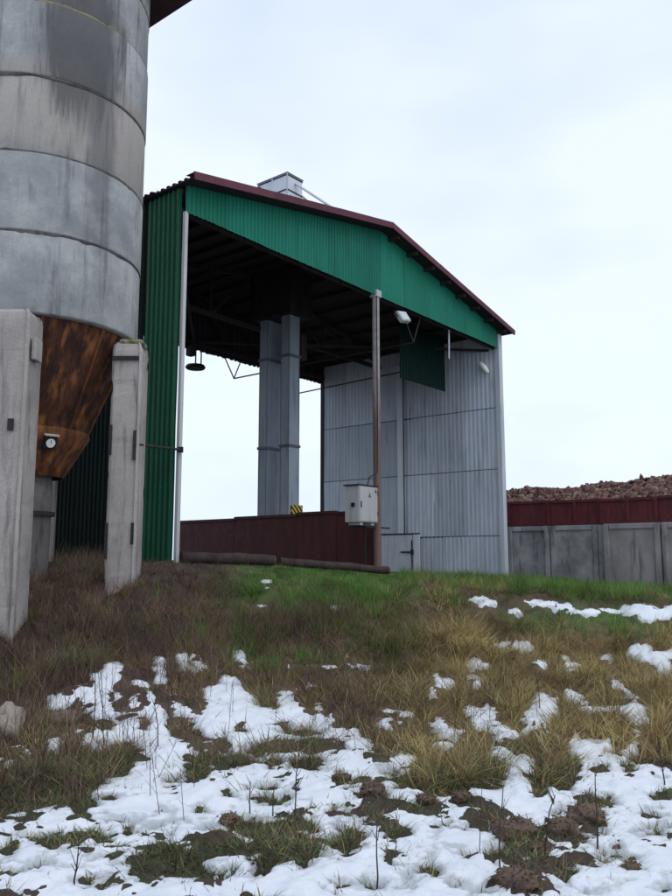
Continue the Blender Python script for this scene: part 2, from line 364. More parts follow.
SNOW = [(158,664,6,6.5),(162,678,5,6),(160,688,4,3),(134,704,6,7),(119,698,3,5),(180,657,5,2.5),(183,664,3,5),(196,658,4,2.5),(198,667,7,3),(240,657,5,5),(243,664,6,3),(255,663,3,2),
 (228,681,6,3),(289,665,3.5,1.8),(308,667,3,2),(328,669,9,3.5),(310,685,4,3),(322,684,8,2.5),(347,661,2,4),(358,667,10,2),
 (388,713,11,3.5),(404,716,6,6),(386,723,7,4),(437,676,3,6),(444,685,8,5),(434,698,5,8),(440,690,9,4),(474,665,6,6),(484,667,8,3),
 (472,679,8,4),(478,684,4,4),(440,725,6,8),(452,733,8,3),(445,745,5,2),(472,712,8,5),(487,715,10,8),(498,728,8,5),(476,722,5,6),(500,755,8,5),
 (506,737,8,4),(522,646,10,4),(505,644,12,2.5),(485,643,5,1.5),(541,664,8,3.5),(564,658,4,2),(572,667,9,3.5),(605,660,6,4.5),(640,650,10,5),
 (657,658,14,6),(665,669,7,6),(680,655,12,7),(259,608,6,3),(268,582,4,1.5),(270,589,4,1.5),(335,607,4,1.5),(481,599,9,2),(492,604,10,2.5),(512,612,7,2.5),
 (532,601,10,1.7),(548,604,12,2.2),(566,607,11,3),(600,612,34,2.2),(640,609,14,4),(655,615,14,5),(672,612,10,5),(700,615,24,5),
 (222,865,14,5),(241,868,9,8),(20,752,12,4),(6,762,6,3),(52,745,6,4),(112,735,8,5)]

def snow_field(x, y, z):
    u, v = to_frame(x, y, z); k = np.clip(16/np.maximum(y, 3), 1, 4)
    u = u + 2.2*k*fbm(x, y, 3.1, 4, 31) + 2.6*k*fbm(x, y, 11, 3, 33); v = v + 1.3*k*fbm(x, y, 3.4, 4, 41) + 1.5*k*fbm(x, y, 12, 3, 43)
    m = poly_sd(u, v, SNOW_MAIN)
    for P in BARE_POLY: m = np.minimum(m, -poly_sd(u, v, P))
    hump = np.zeros_like(m)
    for e in BARE:
        s = ell_sd(u, v, (e[0], e[1], e[2]*1.05, e[3]*1.05)); m = np.minimum(m, -s)
        hump = np.maximum(hump, np.clip((s+1)/(min(e[2], e[3])*1.2+1), 0, 1)*min(e[3], 12)*y/FPX*(.55 if e[3] > 3 else .3))
    m = m + 1.3*np.clip((v-745)/40, 0, 1)
    for P in SNOW_POLY: m = np.maximum(m, poly_sd(u, v, P))
    for e in SNOW: m = np.maximum(m, ell_sd(u, v, (e[0], e[1], e[2]*1.25+.8, e[3]*1.25+.8)))
    br = fbm(x*.62, y*1.3, 8.5, 4, 91, .6)+.22*fbm(x, y, 1.1, 2, 93); m = np.minimum(m, (.58-br)*22 + 40*np.clip((760-v)/25, 0, 1))
    m = np.where((y < 3.2) & (np.abs(m) > 0), np.maximum(m, 6), m)
    return u, v, m, hump

rows = [-3.0]
while rows[-1] < 17.5: rows.append(rows[-1] + max(.0045*rows[-1] + .004, .018 if rows[-1] > 3.2 else .10))
rows += list(np.linspace(17.7, 32, 60)) + list(np.geomspace(34, 900, 30)); rows = np.array(rows)
uu = np.concatenate([-np.geomspace(14, .62, 14)[:-1], np.linspace(-.62, .68, 600), np.geomspace(.68, 14, 14)[1:]])
YY, UU = np.meshgrid(rows, uu, indexing='ij'); XX = UU*(np.maximum(YY, -2)+5.5)*.86
ZS = base_z(XX, YY)
fine_zone = (YY < 30)
FU, FV, FM, FH = snow_field(XX, YY, ZS)
def ztint(u, v, x, y):
    """ground litter colour by what grows there"""
    n = fbm(x, y, 1.1, 3, 77)
    c = np.zeros(u.shape+(3,)); c[:] = (.16,.12,.075)
    def lay(w, col):
        w = np.clip(w, 0, 1)[..., None]; c[:] = c*(1-w) + np.array(col)*w
    n2 = fbm(x, y, 2.7, 3, 78)
    lay((v-735+n*40)/40, (.085,.09,.052)); lay(np.clip((v-735)/40, 0, 1)*np.clip(n2*4, 0, 1), (.12,.085,.07))
    lay(1.4-np.hypot((u-315)/110, (v-592)/34)+n, (.10,.17,.05))
    lay(1.3-np.hypot((u-610)/95, (v-628)/22)+n, (.10,.18,.05))
    lay((240-u)/60*np.clip((720-v)/40, 0, 1)+n*.6, (.115,.078,.068))
    lay(1.3-np.hypot((u-285)/70, (v-633)/22)+n, (.13,.08,.07))
    lay(np.clip((u-400)/60, 0, 1)*np.clip((v-618)/20, 0, 1)*np.clip((760-v)/30, 0, 1), (.26,.185,.10))
    return c
TINT = ztint(FU, FV, XX, YY)
bare = np.clip(-FM/3, 0, 1)
rough = .070*fbm(XX, YY, 3.2, 4, 11) + .040*fbm(XX, YY, 12, 3, 12)
ZG = ZS + np.where(fine_zone, rough*np.clip((16-YY)/3, .15, 1), 0) + FH*(.8+.9*fbm(XX, YY, 9, 2, 3))*bare
def grid_mesh(name, X, Y, Z, keep=None, tint=None, mat=None):
    r, c = X.shape; idx = np.arange(r*c).reshape(r, c)
    q = np.stack([idx[:-1,:-1], idx[:-1,1:], idx[1:,1:], idx[1:,:-1]], -1).reshape(-1, 4)
    co = np.stack([X, Y, Z], -1).reshape(-1, 3); tn = None if tint is None else tint.reshape(-1, 3)
    if keep is not None:
        kf = keep.reshape(-1)[q].any(1); q = q[kf]; used = np.zeros(r*c, bool); used[q] = True
        mp_ = np.cumsum(used)-1; q = mp_[q]; co = co[used]; tn = None if tn is None else tn[used]
    me = bpy.data.meshes.new(name); me.vertices.add(len(co)); me.vertices.foreach_set('co', co.astype(np.float32).ravel())
    me.loops.add(q.size); me.loops.foreach_set('vertex_index', q.astype(np.int32).ravel())
    me.polygons.add(len(q)); me.polygons.foreach_set('loop_start', (np.arange(len(q))*4).astype(np.int32))
    me.polygons.foreach_set('use_smooth', np.ones(len(q), bool))
    me.update(calc_edges=True)
    if tn is not None:
        a = me.attributes.new('tint', 'FLOAT_COLOR', 'POINT')
        a.data.foreach_set('color', np.c_[tn, np.ones(len(tn))].astype(np.float32).ravel())
    if mat: me.materials.append(mat)
    return link(bpy.data.objects.new(name, me))
tag(grid_mesh('ground', XX, YY, ZG, None, TINT, M['ground']), kind='structure')
Mm = FM*np.clip(YY/8, .5, 1.6)
thick = .034*(1-np.exp(-np.maximum(Mm, 0)/5.)) + .022*fbm(XX, YY, 2.6, 3, 61)*np.clip(Mm/8, 0, 1) + .020*fbm(XX, YY, 9, 3, 62)*np.clip(Mm/5, 0, 1)
Mm = Mm + 2.6*fbm(XX, YY, 16, 3, 71)*np.clip(9/YY, .6, 1.6) + 1.9*fbm(XX, YY, 33, 2, 73)*np.clip(7/YY, .4, 1.3) - .3
thick = .026*(1-np.exp(-np.maximum(Mm, 0)/6.)) + (.030*fbm(XX, YY, 2.6, 3, 61) + .055*fbm(XX, YY, 5.5, 4, 62))*np.clip(Mm/7, 0, 1)
ZN = ZS + np.where(Mm > 0, thick + .004, .004 + np.maximum(Mm, -8)*.03)
ZN = np.maximum(ZN, np.where(Mm > 4, ZG+.003, -9))
snow = grid_mesh('snow', XX, YY, ZN, (FM > -3) & (YY < 26) & (YY > -2.8), (np.clip(Mm/4.5, 0, 1)[..., None]*np.array([1.,1.,1.])), M['snow'])
tag(snow, 'thin patchy melting snow lying over the grass bank', 'snow', kind='stuff')

# fast height lookup on the built ground
def ground_z(x, y):
    x = np.atleast_1d(np.asarray(x, float)); y = np.atleast_1d(np.asarray(y, float))
    ri = np.clip(np.searchsorted(rows, y)-1, 0, len(rows)-2); fy = np.clip((y-rows[ri])/(rows[ri+1]-rows[ri]), 0, 1)
    ux = x/((np.maximum(y, -2)+5.5)*.86); ci = np.clip(np.searchsorted(uu, ux)-1, 0, len(uu)-2); fx = np.clip((ux-uu[ci])/(uu[ci+1]-uu[ci]), 0, 1)
    def L(A): return (A[ri,ci]*(1-fx)+A[ri,ci+1]*fx)*(1-fy) + (A[ri+1,ci]*(1-fx)+A[ri+1,ci+1]*fx)*fy
    return L(ZG), L(FM), L(FU), L(FV), L(np.maximum(ZG, ZN))
def gz(x, y): return float(ground_z(x, y)[4][0])

# ------------------------------------------------------------------ the open shed
TH = math.radians(51.287); ORG = (-2.867, 14.22)
W, D = 12.59, 7.075                     # width of the front, depth
ZB, ZE, ZR = 6.46+EYE, 7.02+EYE, 8.22+EYE   # gable bottom, eaves, ridge
def loc2w(s, t): return ORG[0]+math.cos(TH)*s-math.sin(TH)*t, ORG[1]+math.sin(TH)*s+math.cos(TH)*t
def gl(s, t): return gz(*loc2w(s, t))
shed = empty('open_shed', (ORG[0], ORG[1], 0), TH)
tag(shed, 'tall open-fronted shed of green and grey corrugated sheets with maroon roof', 'shed')
def roof_z(s): return ZE + (ZR-ZE)*(1-abs(s-W/2)/(W/2))
def corr(mb, P, width, zb, zt, per=.14, amp=.035, flip=1, rows_=8):
    """trapezoid-profiled sheet; P(a, d) -> (s, t) for distance a along and d across the sheet"""
    prof = []; a = 0.
    while a < width-1e-6:
        for k, d in ((0,0),(.30,0),(.42,1),(.72,1),(.84,0)):
            x = a+k*per
            if x < width: prof.append((x, d*amp*flip))
        a += per
    prof.append((width, 0.)); vs = []; fs = []; sx_ = random.uniform(0, 50)
    for x, d in prof:
        b, tp = zb(x), zt(x)
        for k in range(rows_+1):
            z = b+(tp-b)*k/rows_; s, t = P(x, d+.022*float(fbm(np.array([x*1.3+sx_]), np.array([z*.7]), 1., 2, 44)[0])); vs.append((s, t, z))
    m = rows_+1
    for i in range(len(prof)-1):
        for k in range(rows_): fs.append((i*m+k, (i+1)*m+k, (i+1)*m+k+1, i*m+k+1))
    return mb.add(vs, fs)
def sheet(name, mat, P, width, zb, zt, **k):
    o = corr(MB(), P, width, zb, zt, **k).build(name, mat, shed)
    sm = o.modifiers.new('thickness', 'SOLIDIFY'); sm.thickness = .003; sm.offset = 0
    return o
SW = 1.12
# green side wall (towards the silo)
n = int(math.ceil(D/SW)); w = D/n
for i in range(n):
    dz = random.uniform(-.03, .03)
    sheet('green_wall_sheet' if i == 0 else 'painted_shade_wall_sheet', M['green'] if i == 0 else M['shadewall'], lambda a, d, i=i: (-.02-d-(.004 if i % 2 else 0), .03+i*w+a), w+.02, lambda a, dz=dz: gl(0, .5)-.25, lambda a, dz=dz: ZE-.06+dz, per=.14)  # sheets past the first have the shade behind the silo cone painted in
# front gable
n = 12; w = W/n
for i in range(n):
    sheet('gable_sheet', M['teal'], lambda a, d, i=i: (i*w+a, -.06-d-(.004 if i % 2 else 0)), w+.02, lambda a: ZB+random.uniform(-.006,.006), lambda a, i=i: roof_z(min(i*w+a, W))-.03, per=.105, amp=.017)
# rear gable, same line of sheets
for i in range(n):
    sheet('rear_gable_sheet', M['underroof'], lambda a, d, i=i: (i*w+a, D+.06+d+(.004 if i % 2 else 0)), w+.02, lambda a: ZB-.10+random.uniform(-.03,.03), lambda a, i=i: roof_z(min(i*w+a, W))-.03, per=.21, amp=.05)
# grey right wall in four tiers
tiers = [(None, .695), (.695, 2.72), (2.72, 4.617), (4.617, 7.0)]
n = 6; w = D/n
for k, (z0, z1) in enumerate(tiers):
    for i in range(n):
        t0, t1 = i*w, (i+1)*w
        if k == 0: t0, t1 = ((0, .97), (.97, 1.94), (1.94, 2.9), (4.42, 5.3), (5.3, 6.2), (6.2, D))[i]
        zb = (lambda a: gl(W, 2)-.3) if z0 is None else (lambda a, z0=z0: z0+EYE+.012)
        sheet('grey_wall_sheet', M['galv'], lambda a, d, t0=t0, k=k: (W-.02-d-(.004 if k % 2 else 0), t0+a), t1-t0, zb, lambda a, z1=z1: z1+EYE-.012, per=.15, amp=.014)
for z in (.695, 2.72, 4.617):
    MB().box(W-.012, W+.05, .05, D-.05, z+EYE-.035, z+EYE+.035).build('wall_girt', M['darksteel'], shed)
MB().box(W-.10, W-.052, 3.47, 3.72, .80+EYE, ZB).build('wall_pilaster', M['galv2'], shed, bevel=.008)
MB().box(W-.115, W-.10, 3.44, 3.47, .80+EYE, ZB).build('pilaster_shadow_gap', M['darksteel'], shed)
# hatch
zf = gl(W, 3.6)-.05
h = MB().box(W-.09, W-.05, 3.17, 4.40, zf, .78+EYE).build('hatch', M['galv2'], shed, bevel=.006)
MB().box(W-.10, W-.04, 2.90, 3.135, zf, .80+EYE).build('hatch_jamb', M['galv2'], shed, bevel=.006)
MB().box(W-.11, W-.04, 2.90, 4.46, .79+EYE, .83+EYE).build('hatch_lintel', M['darksteel'], shed)
l = MB(); l.box(W-.14, W-.09, 3.12, 3.22, .14+EYE, .30+EYE); l.box(W-.125, W-.09, 3.22, 3.62, .20+EYE, .245+EYE); l.box(W-.12,W-.09,3.17,3.20,-.35+EYE,.6+EYE); l.build('latch', M['darksteel'], h)
# posts
def post(s, t, w, d, zt, mat, name='post'):
    return MB().box(s-w/2, s+w/2, t-d/2, t+d/2, gl(s, t)-.3, zt).build(name, mat, shed, bevel=.008)
post(.03, -.02, .075, .08, ZB+.02, M['post'], 'corner_post')
post(W+.03, -.02, .22, .16, ZE-.1, M['galv2'], 'corner_post')
post(W+.02, D-.05, .16, .14, ZE-.1, M['darksteel'], 'corner_post'); post(.08, D-.05, .16, .14, ZE-.1, M['darksteel'], 'corner_post')
def mat_midpost():
    m, t, b = material('post_flaking_to_rust', (.4,.4,.4), .75, 0, .3); g = G(t); p = g.geo(); z = g.sep(p)[2]
    n1 = g.noise(p, 5, 5, .7); n2 = g.noise(g.geo((6,6,.8)), 2, 5, .7)
    c = g.mix(g.ramp(n1, .4, .65), (.36,.34,.33), (.27,.25,.245))
    zz = g.math('ADD', z, g.math('MULTIPLY', g.math('SUBTRACT', n2, .5), 3.2))
    c = g.mix(g.ramp(zz, 6.2, 4.6, 0, .9), c, (.15,.085,.065))
    fin(g, b, c, None, g.bump(n1, .3, .005)); return m
M['midpost'] = mat_midpost()
mp_o = MB().tube([(6.13, -.02, gl(6.13,0)-.3), (6.13, -.02, ZB+.05)], .09, 14).build('middle_post', M['midpost'], shed, smooth=40)
MB().box(6.03, 6.23, -.13, .09, ZB-.05, ZB+.12).build('post_head_plate', M['post'], shed, bevel=.005)
MB().box(4.95, 6.62, -.05, .03, .72+EYE, .757+EYE).build('cabinet_bracket', M['darksteel'], shed)
# trusses, purlins, bracing
for t in (.10, D/2+.9, D-.12):
    m = MB(); zc = ZB+.06
    m.bar((0, t, zc), (W, t, zc), .10, .12); m.bar((0, t, ZE-.12), (W/2, t, ZR-.14), .10, .12); m.bar((W, t, ZE-.12), (W/2, t, ZR-.14), .10, .12)
    for k in range(8):
        a = W*k/8; b = W*(k+1)/8
        if k < 4: m.bar((a, t, zc), (b, t, roof_z(b)-.16), .06); m.bar((b, t, zc), (b, t, roof_z(b)-.16), .05)
        else: m.bar((b, t, zc), (a, t, roof_z(a)-.16), .06); m.bar((a, t, zc), (a, t, roof_z(a)-.16), .05)
    m.build('roof_truss', M['darksteel'], shed)
for k in range(8):
    for sgn in (0, 1):
        s = (k+.15)*W/2/7.6; s = s if sgn == 0 else W-s
        MB().box(s-.04, s+.04, .03 if sgn == 0 else -.38, D+.35, roof_z(s)-.13, roof_z(s)-.035).build('purlin', M['darksteel'], shed)
for t in (.12, D-.15):
    m = MB(); m.bar((7.5, t, ZB), (8.02, t, 5.70+EYE), .028); m.bar((8.37, t, ZB), (8.02, t, 5.70+EYE), .028)
    m.build('hanging_brace', M['darksteel'], shed)
MB().bar((8.02, .12, 5.70+EYE), (8.02, D-.15, 5.70+EYE), .035).build('bracing_tie', M['darksteel'], shed)
MB().bar((9.85, .1, ZB), (9.83, .1, 5.62+EYE), .03).build('hanging_rod', M['galv2'], shed)
MB().bar((11.2, 1.6, 5.9+EYE), (11.2, D-.1, 5.75+EYE), .035).build('bracing_tie', M['darksteel'], shed)
m = MB(); m.bar((0, .3, ZB), (6.2, D-.3, ZB+.05), .07); m.bar((W, .3, ZB), (6.4, D-.3, ZB+.05), .07); m.build('wind_brace', M['darksteel'], shed)
# dark green sheets hanging inside at the right
for i in range(3):
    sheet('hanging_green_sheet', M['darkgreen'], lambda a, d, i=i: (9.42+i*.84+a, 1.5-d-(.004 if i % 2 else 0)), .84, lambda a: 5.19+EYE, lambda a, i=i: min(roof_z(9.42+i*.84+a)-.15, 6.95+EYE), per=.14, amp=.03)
# roof: profiled sheets on both slopes, running eave to ridge, flashing on the verge
OHL, OHR, OHF, OHB = .14, .32, .42, .35
n = 7; wr = (D+OHF+OHB)/n
for side in (0, 1):
    for i in range(n):
        mb = MB(); t0 = -OHF+i*wr; prof = []; a = 0.
        while a < wr-1e-6:
            for k, d in ((0,0),(.3,0),(.42,1),(.72,1),(.84,0)):
                if a+k*.17 < wr: prof.append((a+k*.17, d*.04))
            a += .17
        prof.append((wr+.01, 0)); vs = []; fs = []
        s_e = -OHL if side == 0 else W+OHR; s_r = W/2+(-.02 if side == 0 else .02)
        j = random.uniform(-.03, .03)
        for x, d in prof:
            for s in (s_e+j, s_r): vs.append((s, t0+x, roof_z(s)+.02+d+(.004 if i % 2 else 0)))
        for q in range(len(prof)-1): fs.append((2*q, 2*q+1, 2*q+3, 2*q+2))
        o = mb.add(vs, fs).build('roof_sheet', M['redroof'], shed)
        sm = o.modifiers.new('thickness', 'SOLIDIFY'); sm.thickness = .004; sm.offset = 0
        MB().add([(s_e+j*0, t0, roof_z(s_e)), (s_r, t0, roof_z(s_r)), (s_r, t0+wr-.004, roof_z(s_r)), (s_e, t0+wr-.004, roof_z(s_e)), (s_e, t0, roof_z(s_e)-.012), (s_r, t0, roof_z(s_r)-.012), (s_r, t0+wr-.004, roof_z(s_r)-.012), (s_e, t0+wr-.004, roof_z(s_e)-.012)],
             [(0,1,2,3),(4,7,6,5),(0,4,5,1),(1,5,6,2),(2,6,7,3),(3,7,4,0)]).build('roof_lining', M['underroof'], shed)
for a, b in (((-OHL, 0), (W/2, 0)), ((W/2, 0), (W+OHR, 0))):
    for seg in range(3):
        f0, f1 = seg/3, (seg+1)/3+.004
        s0, s1 = a[0]+(b[0]-a[0])*f0, a[0]+(b[0]-a[0])*f1
        m = MB(); p0 = (s0, -OHF-.02, roof_z(s0)+.02+seg*.002); p1 = (s1, -OHF-.02, roof_z(s1)+.02+seg*.002)
        m.bar(p0, p1, .03+seg*.004, .15); q0 = (s0, -OHF+.09, roof_z(s0)+.085); q1 = (s1, -OHF+.09, roof_z(s1)+.085); m.bar(q0, q1, .24, .012)
        m.build('verge_flashing', M['redroof'], shed)
for i in range(4):
    t0 = -OHF+i*(D+OHF+OHB)/4; t1 = t0+(D+OHF+OHB)/4+.03
    m = MB(); zt = ZR+.085
    m.add([(W/2-.22, t0, zt-.05), (W/2, t0, zt), (W/2+.22, t0, zt-.05), (W/2-.22, t1, zt-.05), (W/2, t1, zt+.004), (W/2+.22, t1, zt-.05)], [(0,1,4,3),(1,2,5,4)])
    o = m.build('ridge_cap', M['redroof'], shed); sm = o.modifiers.new('thickness', 'SOLIDIFY'); sm.thickness = .006

def local_thing(name, label, cat, s, t, z, group=None):
    x, y = loc2w(s, t); o = empty(name, (x, y, z), TH); tag(o, label, cat, group); return o
# maroon steel partition of the unloading bay
r = local_thing('steel_partition', 'low dark maroon steel wall running back through the shed from the middle post', 'partition', 6.3, 0, 0)
for (t0, t1, za) in ((.16, 1.35, 1.17), (1.36, 2.66, 1.20), (2.67, 5.0, 1.16), (5.01, 7.45, 1.12)):
    MB().box(0, .05, t0, t1, gl(6.3, (t0+t1)/2)-.35, za+EYE).build('plate', M['redwall'], r, bevel=.004)
    MB().box(-.03, .08, t0, t1, za+EYE-.07, za+EYE+.004).build('top_rail', M['redwall'], r)
for t in (1.355, 2.665, 5.005): MB().box(.05, .11, t-.04, t+.04, gl(6.3, t)-.3, 1.1+EYE).build('stiffener', M['redwall'], r)
# bucket elevator
e = local_thing('bucket_elevator', 'twin grey metal elevator trunks rising through the shed roof to a boxy head', 'elevator', 6.8, 3.84, 0)
zt = 10.2+EYE
for (t0, t1, s1) in ((.27, .56, .42), (-.57, -.27, .22)):
    for (za, zb_) in ((gl(6.8,3.8)-.2, 1.10+EYE), (1.10+EYE, 3.07+EYE), (3.07+EYE, 5.6+EYE), (5.6+EYE, 8.0+EYE), (8.0+EYE, zt)):
        tr = MB().box(-.20, s1, t0, t1, za+.004, zb_).build('trunk', M['trunk'], e, bevel=.006)
        MB().box(-.235, s1+.035, t0-.035, t1+.035, zb_-.035, zb_+.035).build('flange', M['flange'], tr)
    for dx, dy in ((-.205, t0-.004), (-.205, t1), (s1, t0-.004)):
        MB().box(dx-.003, dx+.008, dy-.007, dy+.007, gl(6.8,3.8), 9.5+EYE).build('corner_seam', M['flange'], e)
MB().box(-.34, .56, -.72, .72, 6.75+EYE, 8.15+EYE).build('trunk_housing', M['darksteel'], e, bevel=.02)
hd = MB().box(-.25, .40, -.48, .68, 9.75+EYE, 10.95+EYE).build('head_box', M['galv2'], e, bevel=.01)
m = MB(); m.add([(-.29,-.52,10.953+EYE),(.44,-.52,10.953+EYE),(.44,.72,10.953+EYE),(-.29,.72,10.953+EYE),(.05,-.3,11.12+EYE),(.05,.5,11.12+EYE)], [(0,3,2,1),(0,1,4),(1,2,5,4),(2,3,5),(3,0,4,5)]); m.build('head_cap', M['galv2'], hd)
for z in (10.0, 10.45, 10.9): MB().box(-.262, .412, -.492, .692, z+EYE-.02, z+EYE+.02).build('head_band', M['darksteel'], hd)
for tt in (-.48, .1, .68): MB().box(-.266, -.246, tt-.02, tt+.02, 9.75+EYE, 10.94+EYE).build('head_rib', M['galv2'], hd)
MB().bar((-.258, -.46, 10.02+EYE), (-.258, .66, 10.86+EYE), .02, .03).build('head_diagonal', M['darksteel'], hd)
MB().tube([(.1,-.48,10.75+EYE), (-.5,-3.2,8.55+EYE)], .035, 8).build('stay', M['galv2'], e)
MB().tube([(.38,-.2,10.75+EYE), (2.6,-2.5,8.0+EYE)], .03, 8).build('stay', M['galv2'], e)
MB().tube([(-.25,.6,10.7+EYE), (-2.2,2.0,8.1+EYE)], .03, 8).build('stay', M['galv2'], e)
MB().bar((-.2,-1.84,9.65+EYE), (-.2,-1.84,9.1+EYE), .03).build('stay_post', M['galv2'], e)
def mat_hazard():
    m, t, b = material('yellow_black_stripes', (.5,.4,.05), .6); g = G(t); p = g.sep(g.coord((1,1,1)))
    w_ = g.n('ShaderNodeMath', operation='FRACT'); t.links.new(g.math('MULTIPLY', g.math('ADD', g.math('ADD', p[0], p[1]), p[2]), 6.5), w_.inputs[0])
    fin(g, b, g.mix(g.math('GREATER_THAN', w_.outputs[0], .5), (.55,.42,.04), (.015,.015,.015))); return m
M['hazard'] = mat_hazard()
MB().box(-.1, .34, -.62, -.585, 1.10+EYE, 1.45+EYE).build('striped_plate', M['hazard'], e)
MB().box(.26, .5, -.62, -.2, 5.55+EYE, 6.3+EYE).build('inspection_box', M['darksteel'], e, bevel=.02)
# electric cabinet on the middle post
c = local_thing('electric_cabinet', 'white metal electric cabinet fixed to the rusty middle post', 'cabinet', 5.30, -.16, .79+EYE)
c.scale = (.86, .9, 1)
MB().box(-.40, .42, -.22, .22, .03, .86).build('body', M['white'], c, bevel=.012)
d = MB().box(-.385, .405, -.245, -.222, .05, .84).build('door', M['white'], c, bevel=.008)
MB().box(-.35, -.32, -.262, -.246, .36, .50).build('handle', M['black'], d)
MB().box(.30, .35, -.255, -.246, .72, .78).build('lock', M['black'], d)
m = MB(); m.add([(-.02,-.247,.60),(.12,-.247,.60),(.05,-.247,.73)], [(0,1,2)]); m.build('warning_triangle', M['flange'], d)
for z in (.2, .66): MB().box(.392, .415, -.262, -.246, z, z+.09).build('hinge', M['darksteel'], d)
MB().box(-.45, .45, -.26, .25, .862, .885).build('rain_cover', M['darksteel'], c)
for a in (-.3, .2): MB().box(a, a+.13, -.18, .18, -.03, .028).build('foot', M['white'], c)
MB().box(-.44, -.402, -.1, .0, .38, .47).build('side_switch', M['black'], c, bevel=.006)
MB().tube([(.25,.05,-.03),(.26,.05,-.35),(.27,.06,-1.2)], .022, 8).build('conduit', M['black'], c)
MB().tube([(.30,.02,.88),(.42,.02,1.1),(.80,.03,1.25),(.86,.05,2.5),(.87,.06,5.6)], .014, 6).build('feed_cable', M['black'], c)
# floodlight, wall lamp, hanging lamp
f = local_thing('floodlight', 'white square floodlight under the front gable beside the middle post', 'floodlight', 7.32, -.02, 6.2+EYE)
f.rotation_euler = (math.radians(-28), math.radians(-10), TH)
MB().box(-.20, .20, -.06, .06, -.16, .16).build('housing', M['white'], f, bevel=.02)
MB().box(-.17, .17, -.072, -.061, -.13, .13).build('glass', M['lens'], f)
m = MB(); m.bar((-.22,0,0),(-.22,.02,.22),.03,.008); m.bar((.22,0,0),(.22,.02,.22),.03,.008); m.bar((-.235,.02,.22),(.235,.02,.22),.03,.01); m.build('bracket', M['darksteel'], f)
f = local_thing('wall_lamp', 'small white tilted lamp high on the grey wall near the right corner', 'lamp', W-.2, .38, 5.9+EYE)
f.rotation_euler = (math.radians(-38), 0, TH)
MB().lathe([(0,-.26),(.05,-.23),(.085,-.1),(.09,.05),(.06,.2),(0,.25)], 14, closed=False).build('shade', M['dial'], f, smooth=60)
MB().bar((0,0,0), (.16,.02,.02), .03).build('bracket', M['darksteel'], f)
f = local_thing('hanging_lamp', 'black round lamp hanging on two rods at the back of the shed', 'lamp', 6.45, D-.1, 5.78+EYE)
MB().lathe([(0,-.06),(.27,-.06),(.31,-.01),(.27,.06),(.10,.10),(0,.11)], 20, closed=False).build('shade', M['black'], f, smooth=40)
m = MB(); m.bar((0,0,.1),(.0,0,.74),.03); m.bar((.22,0,.06),(.22,0,.74),.03); m.build('rod', M['darksteel'], f)
MB().box(-.32,-.08,-.12,.12,.30,.66).build('ballast_box', M['darksteel'], f, bevel=.05)

# ------------------------------------------------------------------ concrete silo
SC = (-4.56, 11.64); SR = 1.525
silo = empty('concrete_silo', (SC[0], SC[1], 0)); tag(silo, 'stained concrete ring silo on stout columns with a rusty hopper cone beneath', 'silo')
zs = [3.24, 4.37, 5.50, 6.63, 7.75, 8.68, 9.27]
for i in range(len(zs)-1):
    z0, z1 = zs[i]+EYE, zs[i+1]+EYE; dr = [0, .012, -.004, .010, -.006, .004][i]; dx, dy = random.uniform(-.008,.008), random.uniform(-.008,.008)
    R_ = SR+dr; b = .03
    o = MB().lathe([(R_-.13,z0),(R_-b,z0),(R_-.008,z0+.012),(R_,z0+b),(R_,(z0+z1)/2),(R_,z1-b),(R_-.008,z1-.012),(R_-b,z1),(R_-.13,z1)], 96, (dx,dy)).build('concrete_ring', M['silo'], silo, smooth=50)
    if i < len(zs)-2:
        # squeezed-out uneven mortar between rings
        n = 160; vs = []; fs = []
        for k in range(n):
            a = 2*math.pi*k/n; e1 = .012+.06*max(0, fbm(np.array([a*6.+i*3]), np.array([i*7.]), 1., 3, 3)[0]+.12); e2 = .008+.035*max(0, fbm(np.array([a*9.+i]), np.array([i*3.]), 1., 3, 8)[0]+.1)
            R2 = SR+.006+.010*vnoise(np.array([a*14.]), np.array([i*5.]), 2)[0]
            for rr, zz in ((SR-.05, z1-e1), (R2, z1-e1*.9), (R2+.004, z1), (R2, z1+e2*.9), (SR-.05, z1+e2)): vs.append((rr*math.cos(a), rr*math.sin(a), zz))
        for k in range(n):
            k2 = (k+1) % n
            for j in range(4): fs.append((k*5+j, k2*5+j, k2*5+j+1, k*5+j+1))
        MB().add(vs, fs).build('mortar_joint', M['joint'] if i < 3 else M['yjoint'], silo, smooth=60)
# square roof deck on top, turned like the shed
rt = MB()
cA, sA = math.cos(TH), math.sin(TH)
def rot(a, b): return (cA*a-sA*b, sA*a+cA*b)
def deck(z0, z1, e):
    pts = [rot(a, b) for a, b in ((-e,-e),(e,-e),(e,e),(-e,e))]
    return MB().add([(p[0],p[1],z0) for p in pts]+[(p[0],p[1],z1) for p in pts], [(0,3,2,1),(4,5,6,7),(0,1,5,4),(1,2,6,5),(2,3,7,6),(3,0,4,7)])
deck(9.275+EYE, 9.42+EYE, 1.75).build('roof_deck', M['deck'], silo)
